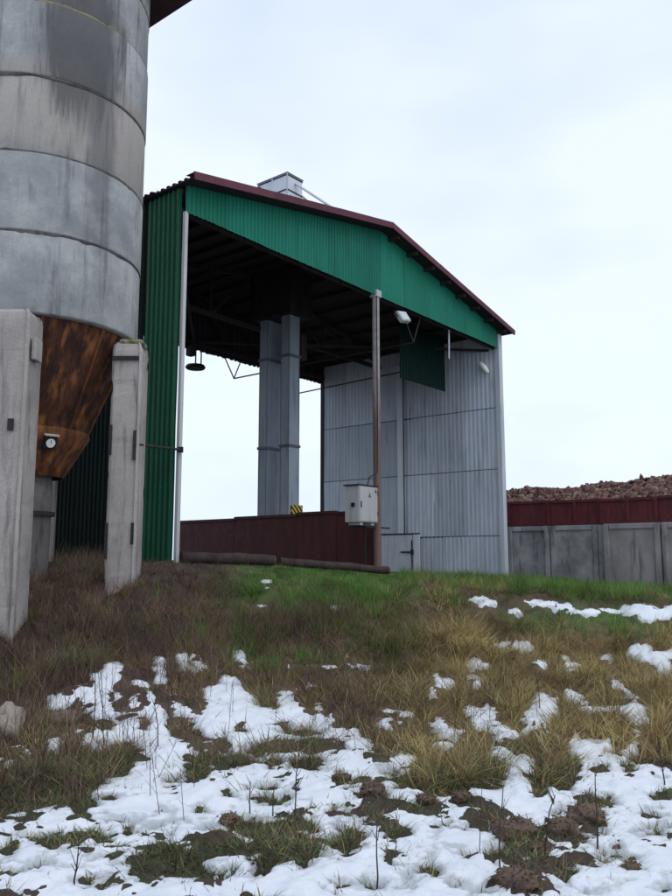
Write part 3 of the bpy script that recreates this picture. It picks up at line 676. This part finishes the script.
# hopper cone: welded plates
npl = 10
for k in range(npl):
    a0 = 2*math.pi*k/npl-.5; a1 = a0+2*math.pi/npl; off = .006 if k % 2 else 0
    pr = [(1.44+off,3.30+EYE),(.84+off,1.81+EYE),(.83,1.81+EYE),(1.43,3.30+EYE)]
    pl = MB().lathe(pr, 6, a0=a0, a1=a1+.02).build('cone_plate', M['rust'], silo, smooth=40)
    c0, s0 = math.cos(a0), math.sin(a0)
    MB().bar((1.455*c0,1.455*s0,3.27+EYE), (.855*c0,.855*s0,1.83+EYE), .035, .02, (c0,s0,.3)).build('weld_seam', M['rustlow'], pl)
MB().lathe([(.865,1.84+EYE),(.875,1.78+EYE),(.53,1.18+EYE),(.50,1.18+EYE),(.84,1.84+EYE)], 40).build('cone_throat', M['rustlow'], silo, smooth=40)
MB().lathe([(.37,1.20+EYE),(.385,1.0+EYE),(.375,.5+EYE),(.37,-.2+EYE),(.37,-1.0+EYE),(.30,-1.0+EYE),(.30,1.20+EYE)], 32).build('outlet_pipe', M['pipe'], silo, smooth=50)
MB().lathe([(.43,.62+EYE),(.43,.68+EYE),(.36,.68+EYE),(.36,.62+EYE)], 32).build('pipe_collar', M['darksteel'], silo, smooth=30)
# dial on the throat
ang = math.radians(-48); dn = Vector((math.cos(ang), math.sin(ang), -.35)).normalized()
g_o = bpy.data.objects.new('gauge_box', MB().box(-.085,.085,-.085,.10,-.03,.05).mesh('gauge_box', M['black'])); link(g_o, silo)
g_o.location = (.80*math.cos(ang), .80*math.sin(ang), 1.62+EYE); g_o.rotation_euler = dn.to_track_quat('Z', 'Y').to_euler()
MB().lathe([(0,.058),(.062,.058),(.065,.052),(.065,.045),(0,.045)], 24, closed=False).build('dial_face', M['dial'], g_o)
MB().box(-.004,.004,-.004,.05,.0585,.062).build('needle', M['black'], g_o)
MB().box(-.1,.1,.105,.125,-.02,.07).build('hood', M['white'], g_o)
# columns with rounded mossy tops and embedded steel plates
def mat_moss():
    m, t, b = material('mossy_cap', (.1,.12,.03), .95, 0, .1); g = G(t); p = g.geo(); n1 = g.noise(p, 6, 4, .7); n2 = g.noise(p, 40, 3, .7)
    fin(g, b, g.mix(g.ramp(n1, .42, .58), (.30,.275,.245), (.14,.135,.035)), None, g.bump(n2, .6, .02)); return m
M['moss'] = mat_moss()
for k, (deg, rad, wd) in enumerate(((-12, 1.60, .44), (-76, 1.58, .52), (168, 1.60, .44), (104, 1.58, .50))):
    a = math.radians(deg); cx, cy = rad*math.cos(a), rad*math.sin(a)
    z0 = gz(SC[0]+cx, SC[1]+cy)-.4; z1 = 3.10+EYE if k != 1 else 3.20+EYE; hw = wd/2
    # faces the camera side squarely
    m = MB(); nn = 8; vs = []; fs = []
    secs = [(z0, .955), (z0+1.2, .96), (z1-.55, .97), (z1-.13, .97), (z1-.05, .93), (z1, .80)]
    for z, f_ in secs:
        c_ = .035
        for sx, sy in ((-1,-1),(1,-1),(1,1),(-1,1)):
            for (ax, ay) in (((1,0),(0,1)) if sx*sy > 0 else ((0,1),(1,0))):
                vs.append((cx+(sx*hw-sx*c_*ax)*f_, cy+(sy*hw-sy*c_*ay)*f_, z))
    for q in range(len(secs)-1):
        for j in range(8): fs.append((q*8+j, q*8+(j+1) % 8, (q+1)*8+(j+1) % 8, (q+1)*8+j))
    fs.append(tuple(range(7,-1,-1))); fs.append(tuple((len(secs)-1)*8+j for j in range(8)))
    co = m.add(vs, fs).build('column', M['column'], silo)
    bm = bmesh.new(); bm.from_mesh(co.data); bmesh.ops.subdivide_edges(bm, edges=[e_ for e_ in bm.edges if abs(e_.verts[0].co.z-e_.verts[1].co.z) > .3], cuts=22, use_grid_fill=True)
    for v_ in bm.verts:
        dx_, dy_ = v_.co.x-cx, v_.co.y-cy; n_ = fbm(np.array([v_.co.z*4+k*9.]), np.array([math.atan2(dy_, dx_)*2.]), 1., 4, 60+k)[0]
        f_ = 1-max(0, n_-.22)*.28+.012*n_; v_.co.x = cx+dx_*f_; v_.co.y = cy+dy_*f_
    bm.to_mesh(co.data); bm.free()
    if k == 0:
        MB().box(cx-.14, cx+.20, cy-.17, cy+.2, z1-.03, z1+.05).build('mossy_cap', M['moss'], co, bevel=.04)
        for dx, za, zb_ in ((.15, 1.38, 1.80), (-.19, 1.45, 1.88), (-.195, .0, .5), (.165, .2, .5)):
            MB().box(cx+dx-.02, cx+dx+.02, cy-hw*.985-.004, cy-hw*.9, za+EYE, zb_+EYE).build('embedded_plate', M['darksteel'], co)
        MB().box(cx-.20, cx+.17, cy-hw*.97-.006, cy-hw*.9, 2.82+EYE, 2.88+EYE).build('steel_band', M['darksteel'], co)
    if k == 1:
        MB().box(cx+hw*.97-.01, cx+hw*.97+.05, cy-.12, cy+.12, 2.55+EYE, 2.85+EYE).build('corbel', M['column'], co, bevel=.015)
        MB().box(cx+.05, cx+.12, cy-hw-.003, cy-hw*.9, 1.60+EYE, 1.75+EYE).build('embedded_plate', M['darksteel'], co)
# tie rod from silo column to the shed corner
p0 = (SC[0]+1.565+.16, SC[1]-.333-.24, 1.60+EYE); x, y = loc2w(-.03, -.12); p1 = (x, y, 1.94+EYE)
tr = MB().tube([p0, p1], .022, 8).build('tie_rod', M['darksteel'], None, smooth=40); tag(tr, 'dark steel tie rod between right silo column and green shed corner', 'rod')
MB().box(p1[0]-.05, p1[0]+.05, p1[1]-.02, p1[1]+.03, p1[2]-.05, p1[2]+.05).build('end_plate', M['darksteel'], tr)

# ------------------------------------------------------------------ logs at the top of the bank
def log(name, a, b, r, label, seed):
    a = Vector(a); b = Vector(b); a.z = gz(a.x, a.y)+r*.95+.04; b.z = gz(b.x, b.y)+r*.95+.04
    rr = random.Random(seed); pts = []; rs = []
    for k in range(9):
        p = a.lerp(b, k/8); p.z += rr.uniform(-.012, .012); p.y += rr.uniform(-.012, .012); pts.append(p); rs.append(r*rr.uniform(.90, 1.06))
    o = MB().tube(pts, rs, 14).build(name, M['bark'], None, smooth=50); tag(o, label, 'log', 'logs along the top of the bank')
    d = (b-a).normalized(); MB().tube([b-d*.01, b+d*.012], rs[-1]*.93, 14).build('cut_end', M['logend'], o)
    return o
log('log', (-2.75,14.25,0), (-1.18,15.15,0), .11, 'thick dark log lying below the maroon wall, reddish cut end showing', 1)
log('log', (-1.1,15.6,0), (1.10,17.0,0), .085, 'thinner dark log lying on grass, ending just right of the middle post', 2)
log('log', (-2.6,14.7,0), (-1.6,15.4,0), .07, 'short dark log behind the thick one, by the left shed corner', 3)

# ------------------------------------------------------------------ concrete wall, red boards and root heap on the right
w_o = local_thing('retaining_wall', 'weathered grey concrete panel wall right of the shed', 'wall', 14, 0, 0)
def panel(t0, t1, s0, zt, mat):
    zg = gl(14, (t0+t1)/2)-.4
    p = MB().box(s0, s0+.16, t0+.012, t1-.012, zg, zt).build('wall_panel', mat, w_o, bevel=.012)
    for t in (t0+.10, t1-.10): MB().box(s0-.07, s0-.001, t-.075, t+.075, zg, zt-.03).build('panel_rib', mat, p, bevel=.012)
    MB().box(s0-.05, s0-.001, t0+.19, t1-.19, zt-.16, zt-.02).build('panel_rim', mat, p, bevel=.01)
for t0, t1, s0, mt in ((3.4,5.0,0,'wallconc'),(1.95,3.4,0,'wallconc'),(.55,1.95,0,'wallconc'),(-.90,.55,0,'wallconc'),(-2.42,-.90,0,'wallconc'),(-4.25,-2.60,-.17,'wallconc2'),(-6.0,-4.25,-.17,'wallconc2'),(-7.8,-6.0,-.17,'wallconc2')):
    panel(t0, t1, s0, 1.02+EYE, M[mt])
MB().box(-.12, .15, -2.595, -2.425, gl(14, -2.5)-.4, 1.0+EYE).build('wall_pier', M['wallconc'], w_o, bevel=.012)
b_o = local_thing('red_board_barrier', 'faded red steel boards standing on top of the concrete wall', 'barrier', 14, 0, 1.03+EYE)
for t0, t1, h_ in ((1.9,4.9,.74),(-.92,1.88,.76),(-2.5,-.94,.74),(-4.2,-2.52,.71),(-5.7,-4.22,.73),(-7.7,-5.72,.70)):
    s0 = .02 if t0 > -2.52 else -.13
    bo = MB().box(s0, s0+.05, t0, t1, .0, h_).build('board', M['redboard'], b_o, bevel=.006)
    MB().box(s0-.05, s0+.07, t0, t1, h_-.07, h_+.01).build('board_rim', M['redboard'], bo)
    MB().box(s0-.04, s0-.001, t0, t1, .0, .08).build('board_rim', M['redboard'], bo)
    for t in (t0+.06, (t0+t1)/2): MB().box(s0-.06, s0-.002, t-.04, t+.04, .082, h_-.072).build('board_stiffener', M['redboard'], bo)
# heap of roots
def heap_z(a, t):      # a: metres behind the wall
    return EYE + 1.50 - np.clip((.22-a)/.03, 0, 1)*2.2 + np.clip(-t, -2, 8)*.018 + np.clip(a/3.2, 0, 1)**.8*(.88+.32*fbm(a+3, t+9, .5, 3, 21)) + .12*fbm(a, t, 1.3, 3, 22) - np.clip((t-3.5)/3, 0, 1)**2*1.6
ha, ht = np.meshgrid(np.concatenate([[.18], np.linspace(.22, 9, 45)]), np.linspace(-16, 7, 90), indexing='ij')
hx, hy = loc2w(14+ha, ht)
def mat_heap():
    m, t, b = material('root_heap', (.2,.12,.09), .9, 0, .2); g = G(t)
    a = g.n('ShaderNodeAttribute'); a.attribute_name = 'tint'; n2 = g.noise(g.geo(), 30, 4, .7)
    fin(g, b, g.mix(g.ramp(n2, .5, .75, 0, .6), a.outputs['Color'], (.07,.045,.035)), None, g.bump(n2, .5, .02)); return m
M['heap'] = mat_heap()
ico = bmesh.new(); bmesh.ops.create_icosphere(ico, subdivisions=1, radius=1); iv = np.array([v.co[:] for v in ico.verts]); ifc = np.array([[v.index for v in f.verts] for f in ico.faces]); ico.free()
nb = 13000
a_ = .24+ (rng.random(nb)**1.4)*5.5; t_ = -13+rng.random(nb)*18; z_ = heap_z(a_, t_); bx_, by_ = loc2w(14+a_, t_)
base = np.stack([bx_, by_, z_+rng.uniform(-.02,.05,nb)], 1)
sz = (.024+.055*rng.random(nb)**2+.05*rng.random(nb)**9)[:,None]*np.stack([rng.uniform(.8,1.1,nb), rng.uniform(.8,1.1,nb), rng.uniform(1.1,2.0,nb)], 1)
q = rng.normal(size=(nb,4)); q /= np.linalg.norm(q, axis=1)[:,None]; w0,x0,y0,z0 = q.T
Rm = np.stack([1-2*(y0*y0+z0*z0),2*(x0*y0-z0*w0),2*(x0*z0+y0*w0),2*(x0*y0+z0*w0),1-2*(x0*x0+z0*z0),2*(y0*z0-x0*w0),2*(x0*z0-y0*w0),2*(y0*z0+x0*w0),1-2*(x0*x0+y0*y0)],1).reshape(-1,3,3)
shp = iv[None]*sz[:,None,:]; shp[...,0:2] *= (1-.35*np.clip(iv[None,:,2:3],-1,1)); vv = np.einsum('nij,nkj->nki', Rm, shp)+base[:,None]
ff = ifc[None]+(np.arange(nb)*len(iv))[:,None,None]
pal = np.array([(.135,.066,.052),(.165,.09,.07),(.095,.05,.042),(.19,.12,.098),(.125,.062,.053),(.24,.175,.145)]); hc = pal[rng.integers(0,6,nb)]
# underlying mound
hv = np.stack([hx, hy, heap_z(ha, ht)-.05], -1).reshape(-1,3); r_, c_ = ha.shape; ii = np.arange(r_*c_).reshape(r_,c_)
hq = np.stack([ii[:-1,:-1],ii[:-1,1:],ii[1:,1:]],-1).reshape(-1,3); hq2 = np.stack([ii[:-1,:-1],ii[1:,1:],ii[1:,:-1]],-1).reshape(-1,3)
def tri_mesh(name, co, tri, tint, mat, smooth=False):
    me = bpy.data.meshes.new(name); me.vertices.add(len(co)); me.vertices.foreach_set('co', co.astype(np.float32).ravel())
    me.loops.add(tri.size); me.loops.foreach_set('vertex_index', tri.astype(np.int32).ravel())
    me.polygons.add(len(tri)); me.polygons.foreach_set('loop_start', (np.arange(len(tri))*3).astype(np.int32))
    me.polygons.foreach_set('use_smooth', np.full(len(tri), smooth)); me.update(calc_edges=True)
    a = me.attributes.new('tint', 'FLOAT_COLOR', 'POINT'); a.data.foreach_set('color', np.c_[tint, np.ones(len(tint))].astype(np.float32).ravel())
    me.materials.append(mat); return link(bpy.data.objects.new(name, me))
co = np.concatenate([hv, vv.reshape(-1,3)]); tr = np.concatenate([hq, hq2, ff.reshape(-1,3)+len(hv)])
tn = np.concatenate([np.tile((.08,.05,.04),(len(hv),1)), np.repeat(hc, len(iv), 0)])
tag(tri_mesh('root_heap', co, tr, tn, M['heap'], True), 'long heap of reddish brown harvested roots behind the red boards', 'heap', kind='stuff')

# ------------------------------------------------------------------ vegetation
def blades(name, label, cat, x, y, ln, wd, lean, az, droop, col, segs=2, kind='stuff'):
    """one mesh of bent tapering blades; all arguments are arrays over blades"""
    n = len(x); z = ground_z(x, y)[0]-.003
    ts = np.linspace(0, 1, segs+1)
    dx, dy = np.cos(az), np.sin(az); sx, sy = -dy, dx; V = []; 
    tw = rng.uniform(-1.2, 1.2, n); sx2 = sx*np.cos(tw)+dx*np.sin(tw); sy2 = sy*np.cos(tw)+dy*np.sin(tw)
    px, py, pz = x.copy(), y.copy(), z.copy(); ang = lean.copy()
    for k, t in enumerate(ts):
        if k:
            px = px + dx*np.sin(ang)*ln/segs; py = py + dy*np.sin(ang)*ln/segs; pz = pz + np.cos(ang)*ln/segs; ang = ang + droop/segs
        w_ = wd*(1-.85*t**1.3)/2
        if k < segs: V.append(np.stack([px-sx2*w_, py-sy2*w_, pz], 1)); V.append(np.stack([px+sx2*w_, py+sy2*w_, pz], 1))
        else: V.append(np.stack([px, py, pz], 1))
    V = np.stack(V, 1); m = V.shape[1]
    T = np.array([(0,1,3),(0,3,2),(2,3,5),(2,5,4),(4,5,6)] if segs == 3 else [(0,1,3),(0,3,2),(2,3,4)]); F = (T[None]+(np.arange(n)*m)[:,None,None]).reshape(-1,3)
    C = np.repeat(col, m, 0)
    return tag(tri_mesh(name, V.reshape(-1,3), F, C, M['blade'], True), label, cat, kind=kind)
def scatter(n, box, dens, spread, per):
    """tufts: centres accepted by dens(u, v, m, x, y), blades around each"""
    x = rng.uniform(box[0], box[1], n); y = rng.uniform(box[2], box[3], n)
    _, m, u, v, _ = ground_z(x, y); ok = rng.random(n) < dens(u, v, m, x, y); x, y = x[ok], y[ok]
    k = rng.integers(per[0], per[1], len(x)); ci = np.repeat(np.arange(len(x)), k); r = np.abs(rng.normal(size=len(ci)))*spread; a = rng.uniform(0, 2*np.pi, len(ci))
    return x[ci]+r*np.cos(a), y[ci]+r*np.sin(a), a, ci, r/spread
def keep(m, lim=.5): return 1/(1+np.exp((m-lim)*2))
def pal_cols(n, ci, pal, jit=.25):
    pal = np.array(pal); nc = ci.max()+1 if len(ci) else 1; a = pal[rng.integers(0, len(pal), nc)][ci]; b = pal[rng.integers(0, len(pal), n)]
    c = a*.6+b*.4; return np.clip(c*(1+rng.normal(size=(n,1))*jit), .004, .6)
def inside_built(x, y):
    s = (x-ORG[0])*math.cos(TH)+(y-ORG[1])*math.sin(TH); t = -(x-ORG[0])*math.sin(TH)+(y-ORG[1])*math.cos(TH)
    return (s > -.15) & (s < W+.1) & (t > -.1) & (t < D)
def E(u, v, cx, cy, rx, ry): return np.clip(1.5-np.hypot((u-cx)/rx, (v-cy)/ry)*1.2, 0, 1)
def sm(a, lo, hi): return np.clip((a-lo)/(hi-lo), 0, 1)

GREEN = [(.115,.29,.055),(.09,.23,.045),(.16,.31,.07),(.21,.26,.085),(.12,.16,.05)]
TAN = [(.58,.42,.19),(.70,.54,.28),(.40,.27,.12),(.48,.36,.13),(.22,.145,.08),(.28,.25,.09)]
BROWN = [(.21,.135,.115),(.14,.082,.075),(.30,.20,.15),(.19,.115,.115),(.11,.07,.062)]
OLIVE = [(.22,.26,.075),(.16,.19,.055),(.34,.27,.12),(.27,.19,.10),(.12,.21,.05)]
DULL = [(.14,.22,.09),(.19,.25,.115),(.13,.17,.075),(.25,.225,.14)]
def veg(name, label, cat, n, box, dens, spread, per, ln, wd, lean, droop, pal, down=0., jit=.25, dodge=1.):
    x, y, a, ci, rr = scatter(n, box, dens, spread, per)
    ok = ~inside_built(x, y); x, y, a, ci, rr = x[ok], y[ok], a[ok], ci[ok], rr[ok]; k = len(x)
    az = a + rng.normal(size=k)*.5
    if down: # blades combed down the slope
        dx = np.cos(az)*(1-down); dy = np.sin(az)*(1-down)-down; az = np.arctan2(dy, dx)
    mb_ = np.full(k, -99.)
    for dlt in (.12, .3, .55, .85, 1.2): mb_ = np.maximum(mb_, ground_z(x*(1+dlt/y), y+dlt)[1]-dlt*1.2)
    short = dodge/(1+np.exp(-(mb_-.2)*3)); short = short*(y < 14)
    kp = rng.random(k) > short*.85; x, y, az, ci, rr, short = x[kp], y[kp], az[kp], ci[kp], rr[kp], short[kp]; k = len(x)
    _, _, u_, v_, _ = ground_z(x, y); short = np.maximum(short, np.clip((592-v_)/10, 0, 1)*(u_ < 400)*(u_ > 120)*1.25)
    L_ = (1-.55*short)*np.clip(1+.8*fbm(x, y, 1.7, 3, 56), .5 if dodge else .85, 1.6 if dodge else 1.3)*rng.uniform(*ln, k)*rng.uniform(.8, 1.2, ci.max()+1)[ci]
    ln_ = np.abs(rng.normal(size=k))*lean+rr*lean*.5; dr_ = rng.uniform(.2, 1, k)*droop
    if dodge == 0: ln_ = np.minimum(ln_, rng.uniform(.75, 1.32, k)); dr_ = np.minimum(dr_, 1.6-ln_)
    return blades(name, label, cat, x, y, L_, rng.uniform(*wd, k), ln_, az, dr_, pal_cols(k, ci, pal, jit)*np.clip(1+.75*fbm(x, y, 1.3, 3, 55), .45, 1.6)[:, None], 3 if ln[1] > .35 else 2)
BANK = (-9, 9, 7.5, 17)
veg('green_grass', 'lush green grass on the crest of the bank', 'grass', 16000, (-4, 11, 9, 24),
    lambda u, v, m, x, y: keep(m)*np.maximum.reduce([E(u,v,315,592,95,28), .8*E(u,v,612,630,80,16), .50*sm(u,390,420)*sm(612-v,0,10)*sm(v,572,580)*np.clip(.45+2.2*fbm(x, y, .9, 3, 66), 0, 1), .35*E(u,v,250,660,40,25), .30*E(u,v,360,650,50,50), .25*E(u,v,215,640,40,30), .5*E(u,v,150,590,16,14), .4*E(u,v,85,668,30,18), .2*E(u,v,40,690,40,30), .35*E(u,v,440,755,50,20)]),
    .07, (14, 30), (.12,.30), (.006,.012), .5, 1.5, GREEN)
veg('dry_grass', 'long straw coloured dry grass hanging down the bank', 'grass', 9000, (-1, 8, 5.4, 15.5),
    lambda u, v, m, x, y: keep(m)*np.maximum.reduce([sm(u,385,440)*sm(v,618,640)*sm(770-v,0,25)*(1-.7*E(u,v,612,630,75,14)), .45*E(u,v,460,600,70,20), .35*E(u,v,345,690,50,45), .8*E(u,v,440,765,65,28), .8*E(u,v,555,775,28,25), .5*E(u,v,640,770,25,14)]),
    .06, (10, 26), (.14,.36), (.005,.010), 1.1, 1.2, TAN, .5, .4)
veg('olive_grass', 'short olive and brown grass over the whole bank', 'grass', 13500, (-8, 11, 5.4, 16.5),
    lambda u, v, m, x, y: keep(m, 0)*(.75*sm(800-v,0,60)*sm(v,575,590)), .07, (8, 18), (.06,.22), (.005,.011), .6, 1.4, OLIVE+BROWN+TAN[2:], .25)
veg('dead_weeds', 'purple brown dead weeds covering the left of the bank', 'weeds', 8000, (-9, 1, 5.0, 15.5),
    lambda u, v, m, x, y: keep(m, 1)*np.maximum.reduce([sm(250-u,0,50)*sm(v,560,576)*sm(700-v,0,30), .8*E(u,v,285,632,65,22), .8*sm(165-u,0,40)*sm(v,680,700)*sm(815-v,0,15), .5*E(u,v,330,720,50,40)]),
    .06, (10, 22), (.12,.40), (.004,.008), .4, .8, BROWN+BROWN+OLIVE[:2], 0, .35)
veg('matted_grass', 'short dull green grass showing through the melting snow', 'grass', 34000, (-5, 5.5, 3.2, 8.6),
    lambda u, v, m, x, y: keep(m, -1)*sm(v,740,770), .035, (6, 12), (.015,.040), (.004,.008), .9, .9, DULL+DULL+BROWN[:2]+TAN[2:4], 0, .4, 0.)
veg('stubble_litter', 'scattered brown grass tips and leaf litter poking through snow', 'litter', 13000, (-5, 5.5, 3.4, 10.5),
    lambda u, v, m, x, y: (m > -1.5)*(.10+.80*np.exp(-np.abs(m-.3)/1.6)), .035, (3, 10), (.02,.07), (.003,.006), .5, .6, BROWN+DULL+TAN[2:4], 0, .3, 0.)

def zone_mat(name, label, n, box, dens, pal, ln=(.06,.22)):
    return veg(name, label, 'grass', n, box, dens, .09, (8, 15), ln, (.004,.009), 1.25, .5, pal, .2, .4, 0.)
zone_mat('flattened_straw', 'flattened tangled straw matted over the right of the bank', 9000, (-1, 8, 5.4, 15), lambda u, v, m, x, y: keep(m, -.5)*sm(u,370,420)*sm(v,615,640)*sm(790-v,0,25)*(1-.8*E(u,v,612,630,75,14)), TAN+TAN+BROWN[:2], (.10,.32))
zone_mat('flattened_weeds', 'flattened brown dead stems matted over the left of the bank', 10500, (-8, 2, 5.4, 16), lambda u, v, m, x, y: keep(m, -.5)*sm(420-u,0,50)*np.maximum(sm(v,600,620), .8*sm(240-u,0,20)*sm(v,560,572))*sm(800-v,0,40), BROWN+BROWN+TAN[2:5]+OLIVE, (.08,.26))
zone_mat('flattened_turf', 'flattened dull turf between the snow in the foreground', 17000, (-4.5, 5, 3.2, 8), lambda u, v, m, x, y: keep(m, -.3)*sm(v,735,765), DULL+DULL+DULL+BROWN+TAN[2:4], (.045,.11))
# fine twiggy weed stems across the left and the middle
def twigs(name, label, n, box, dens, hgt, parent=None):
    x = rng.uniform(box[0], box[1], n); y = rng.uniform(box[2], box[3], n); zz, m, u, v, zt_ = ground_z(x, y); ok = (rng.random(n) < dens(u, v, m, x, y)) & ~inside_built(x, y)
    mb_v = []; mb_f = []; cols = []
    for X, Y, Z in zip(x[ok], y[ok], zz[ok]):
        H = random.uniform(*hgt); lx, ly = random.gauss(0,.16), random.gauss(0,.16); c = random.choice(BROWN); st = [(Vector((X,Y,Z-.02)), Vector((X+lx*H,Y+ly*H,Z+H)), .0030)]
        for k in range(random.randint(2, 6)):
            f = random.uniform(.35, .9); a = random.uniform(0, 6.28); p = st[0][0].lerp(st[0][1], f); l = H*random.uniform(.12,.35)
            st.append((p, p+Vector((math.cos(a)*.6, math.sin(a)*.6, .7))*l, .0018))
        for a, b, r in st:
            i0 = len(mb_v)
            for k in range(3): mb_v.append((a.x+r*math.cos(k*2.1), a.y+r*math.sin(k*2.1), a.z))
            for k in range(3): mb_v.append((b.x+r*.5*math.cos(k*2.1), b.y+r*.5*math.sin(k*2.1), b.z))
            for k in range(3): k2 = (k+1) % 3; mb_f += [(i0+k, i0+k2, i0+3+k2), (i0+k, i0+3+k2, i0+3+k)]
            cols += [c]*6
    return tag(tri_mesh(name, np.array(mb_v), np.array(mb_f), np.array(cols), M['blade']), label, 'weeds', kind='stuff')
twigs('twiggy_weeds', 'thin branching dead weed stems on the bank', 3800, (-9, 6, 4.2, 15.5),
      lambda u, v, m, x, y: np.maximum.reduce([sm(250-u,0,60)*sm(v,578,590)*sm(830-v,0,40)*.8, .5*E(u,v,330,700,90,60), .35*E(u,v,470,720,80,40), .02*sm(v,700,760)+0*u]), (.15,.50))

# single tall stalks standing in the snow
def on_ground(px, py):
    a = (px-336)/FPX; b = (448-py)/FPX; cp, sp = math.cos(PITCH), math.sin(PITCH); d = Vector((a, cp-b*sp, sp+b*cp)); k = 3.
    while k < 40 and EYE+d.z*k > base_z(d.x*k, d.y*k): k += .02
    return d.x*k, d.y*k
stalks = [(295,820,.52,'tallest bare weed stalk in the middle of the snow'),(500,872,.42,'thin bare stalk in the lower middle snow near a clod'),(545,868,.34,'bare stalk rising among dark clods at lower right'),
 (377,886,.40,'lone thin stalk at the bottom edge, right of centre'),(598,850,.45,'bent brown stalk beside the brown clods at right'),(104,745,.60,'tall forked weed stalk in the left snow patch'),(93,742,.62,'leaning thin stalk beside the forked one at left'),
 (250,815,.22,'short branching weed in front of the dark patch'),(272,818,.20,'stubby branched weed left of the tallest stalk'),(608,705,.38,'stalk standing in the curved snow tongue at right'),(540,712,.40,'stalk at the top of the triangular snow patch'),
 (665,790,.35,'twiggy weed at the right edge of the snow'),(158,752,.36,'dry stalk at the edge of the left weeds'),(75,893,.22,'short stalk at the bottom left corner')]
for i, (px, py, H, lab) in enumerate(stalks):
    x, y = on_ground(px, py); z = gz(x, y)-.03; R = random.Random(i); m = MB(); lx, ly = R.gauss(0,.08), R.gauss(0,.08); pts = [(x+lx*H*t*t+R.gauss(0,.004), y+ly*H*t*t, z+H*t) for t in (0,.25,.5,.75,1)]
    m.tube(pts, [.0050,.0046,.0040,.0032,.0018], 6); o = m.build('weed_stalk', M['bark'], None); tag(o, lab, 'stalk', 'dead stalks standing in the snow')
    for k in range(R.randint(3, 7)):
        f = R.uniform(.3, .95); a = R.uniform(0, 6.28); p = Vector(pts[0]).lerp(Vector(pts[-1]), f); l = R.uniform(.03,.09); MB().tube([p, p+Vector((math.cos(a)*.6*l, math.sin(a)*.6*l, l))], [.0022,.0012], 5).build('twig', M['bark'], o)

# stone at the left edge and earth clods breaking the snow
def lump(name, x, y, r, sx, sy, sz_, mat, seed, label, cat, group=None):
    bm = bmesh.new(); bmesh.ops.create_icosphere(bm, subdivisions=3, radius=1)
    for v in bm.verts:
        c = v.co; k = 1+.55*fbm(np.array([c.x*1.2+seed*3]), np.array([c.y*1.2+c.z*1.7]), 1.3, 3, seed)[0] + .25*fbm(np.array([c.x*3+c.z*2]), np.array([c.y*3-c.z]), 1.7, 3, seed+9)[0]
        v.co = Vector((c.x*sx*r*k, c.y*sy*r*k, c.z*sz_*r*k))
    me = bpy.data.meshes.new(name); bm.to_mesh(me); bm.free(); me.materials.append(mat); me.shade_smooth()
    o = link(bpy.data.objects.new(name, me)); o.location = (x, y, gz(x, y)+r*sz_*.35); o.rotation_euler = (0, 0, seed*1.3); return tag(o, label, cat, group)
x, y = on_ground(4, 738); lump('stone', x, y, .17, 1.2, .9, .95, M['stone'], 4, 'pale brown stone among the weeds at the left edge', 'stone')
clods = [(372,797,.085,'brown clod in the middle of the snow below the dry grass'),(428,806,.075,'rounded dark clod right of the brown one in the snow'),(463,805,.065,'small reddish clod left of the right-hand clods'),(587,822,.12,'large brown clod near the right, biggest in the snow'),
 (515,838,.12,'wide grey brown clod at lower right'),(541,856,.06,'small dark clod beside the wide grey brown one'),(228,824,.07,'dark clod left of the branching weeds'),(344,782,.05,'small dark round clod above the middle snow'),
 (295,789,.035,'tiny round clod beside the tallest stalk'),(562,836,.09,'dark brown clod left of the largest one'),(632,868,.055,'black clod at the lower right'),(518,890,.10,'dark clod at the bottom edge, lower right'),(60,722,.16,'big rusty brown tussock clod in the left snow')]
for i, (px, py, r, lab) in enumerate(clods):
    x, y = on_ground(px, py); r *= .82; cl = lump('earth_clod', x, y, r, 1.3, 1.0, .62, M['clod'], i+20, lab, 'clod', 'earth clods breaking through the snow')
    vs_ = np.array([v.co[:] for v in cl.data.vertices]); nr = vs_/np.linalg.norm(vs_, axis=1)[:, None]; up = np.where(nr[:,2] > -.25)[0]
    nbl = 420; pk = up[rng.integers(0, len(up), nbl)]; p0_ = vs_[pk]*.96; d0_ = nr[pk]+rng.normal(size=(nbl,3))*.9+np.array([0,0,-.3]); d0_ /= np.linalg.norm(d0_, axis=1)[:, None]
    sd_ = np.cross(d0_, rng.normal(size=(nbl,3))); sd_ /= np.linalg.norm(sd_, axis=1)[:, None]; L2 = rng.uniform(.12,.42,nbl)[:,None]*r; w2 = .0045
    V2 = np.stack([p0_-sd_*w2, p0_+sd_*w2, p0_+d0_*L2*.6+sd_*w2*.7, p0_+d0_*L2*.6-sd_*w2*.7, p0_+d0_*L2+np.array([0,0,-.25])*L2], 1)
    F2 = (np.array([(0,1,2),(0,2,3),(3,2,4)])[None]+(np.arange(nbl)*5)[:,None,None]).reshape(-1,3); P2 = np.array(BROWN+TAN[2:5]+OLIVE[3:4])
    lf = tri_mesh('dead_leaves', V2.reshape(-1,3), F2, np.repeat(P2[rng.integers(0,len(P2),nbl)],5,0)*.8, M['blade']); lf.parent = cl; lf['kind'] = 'stuff'
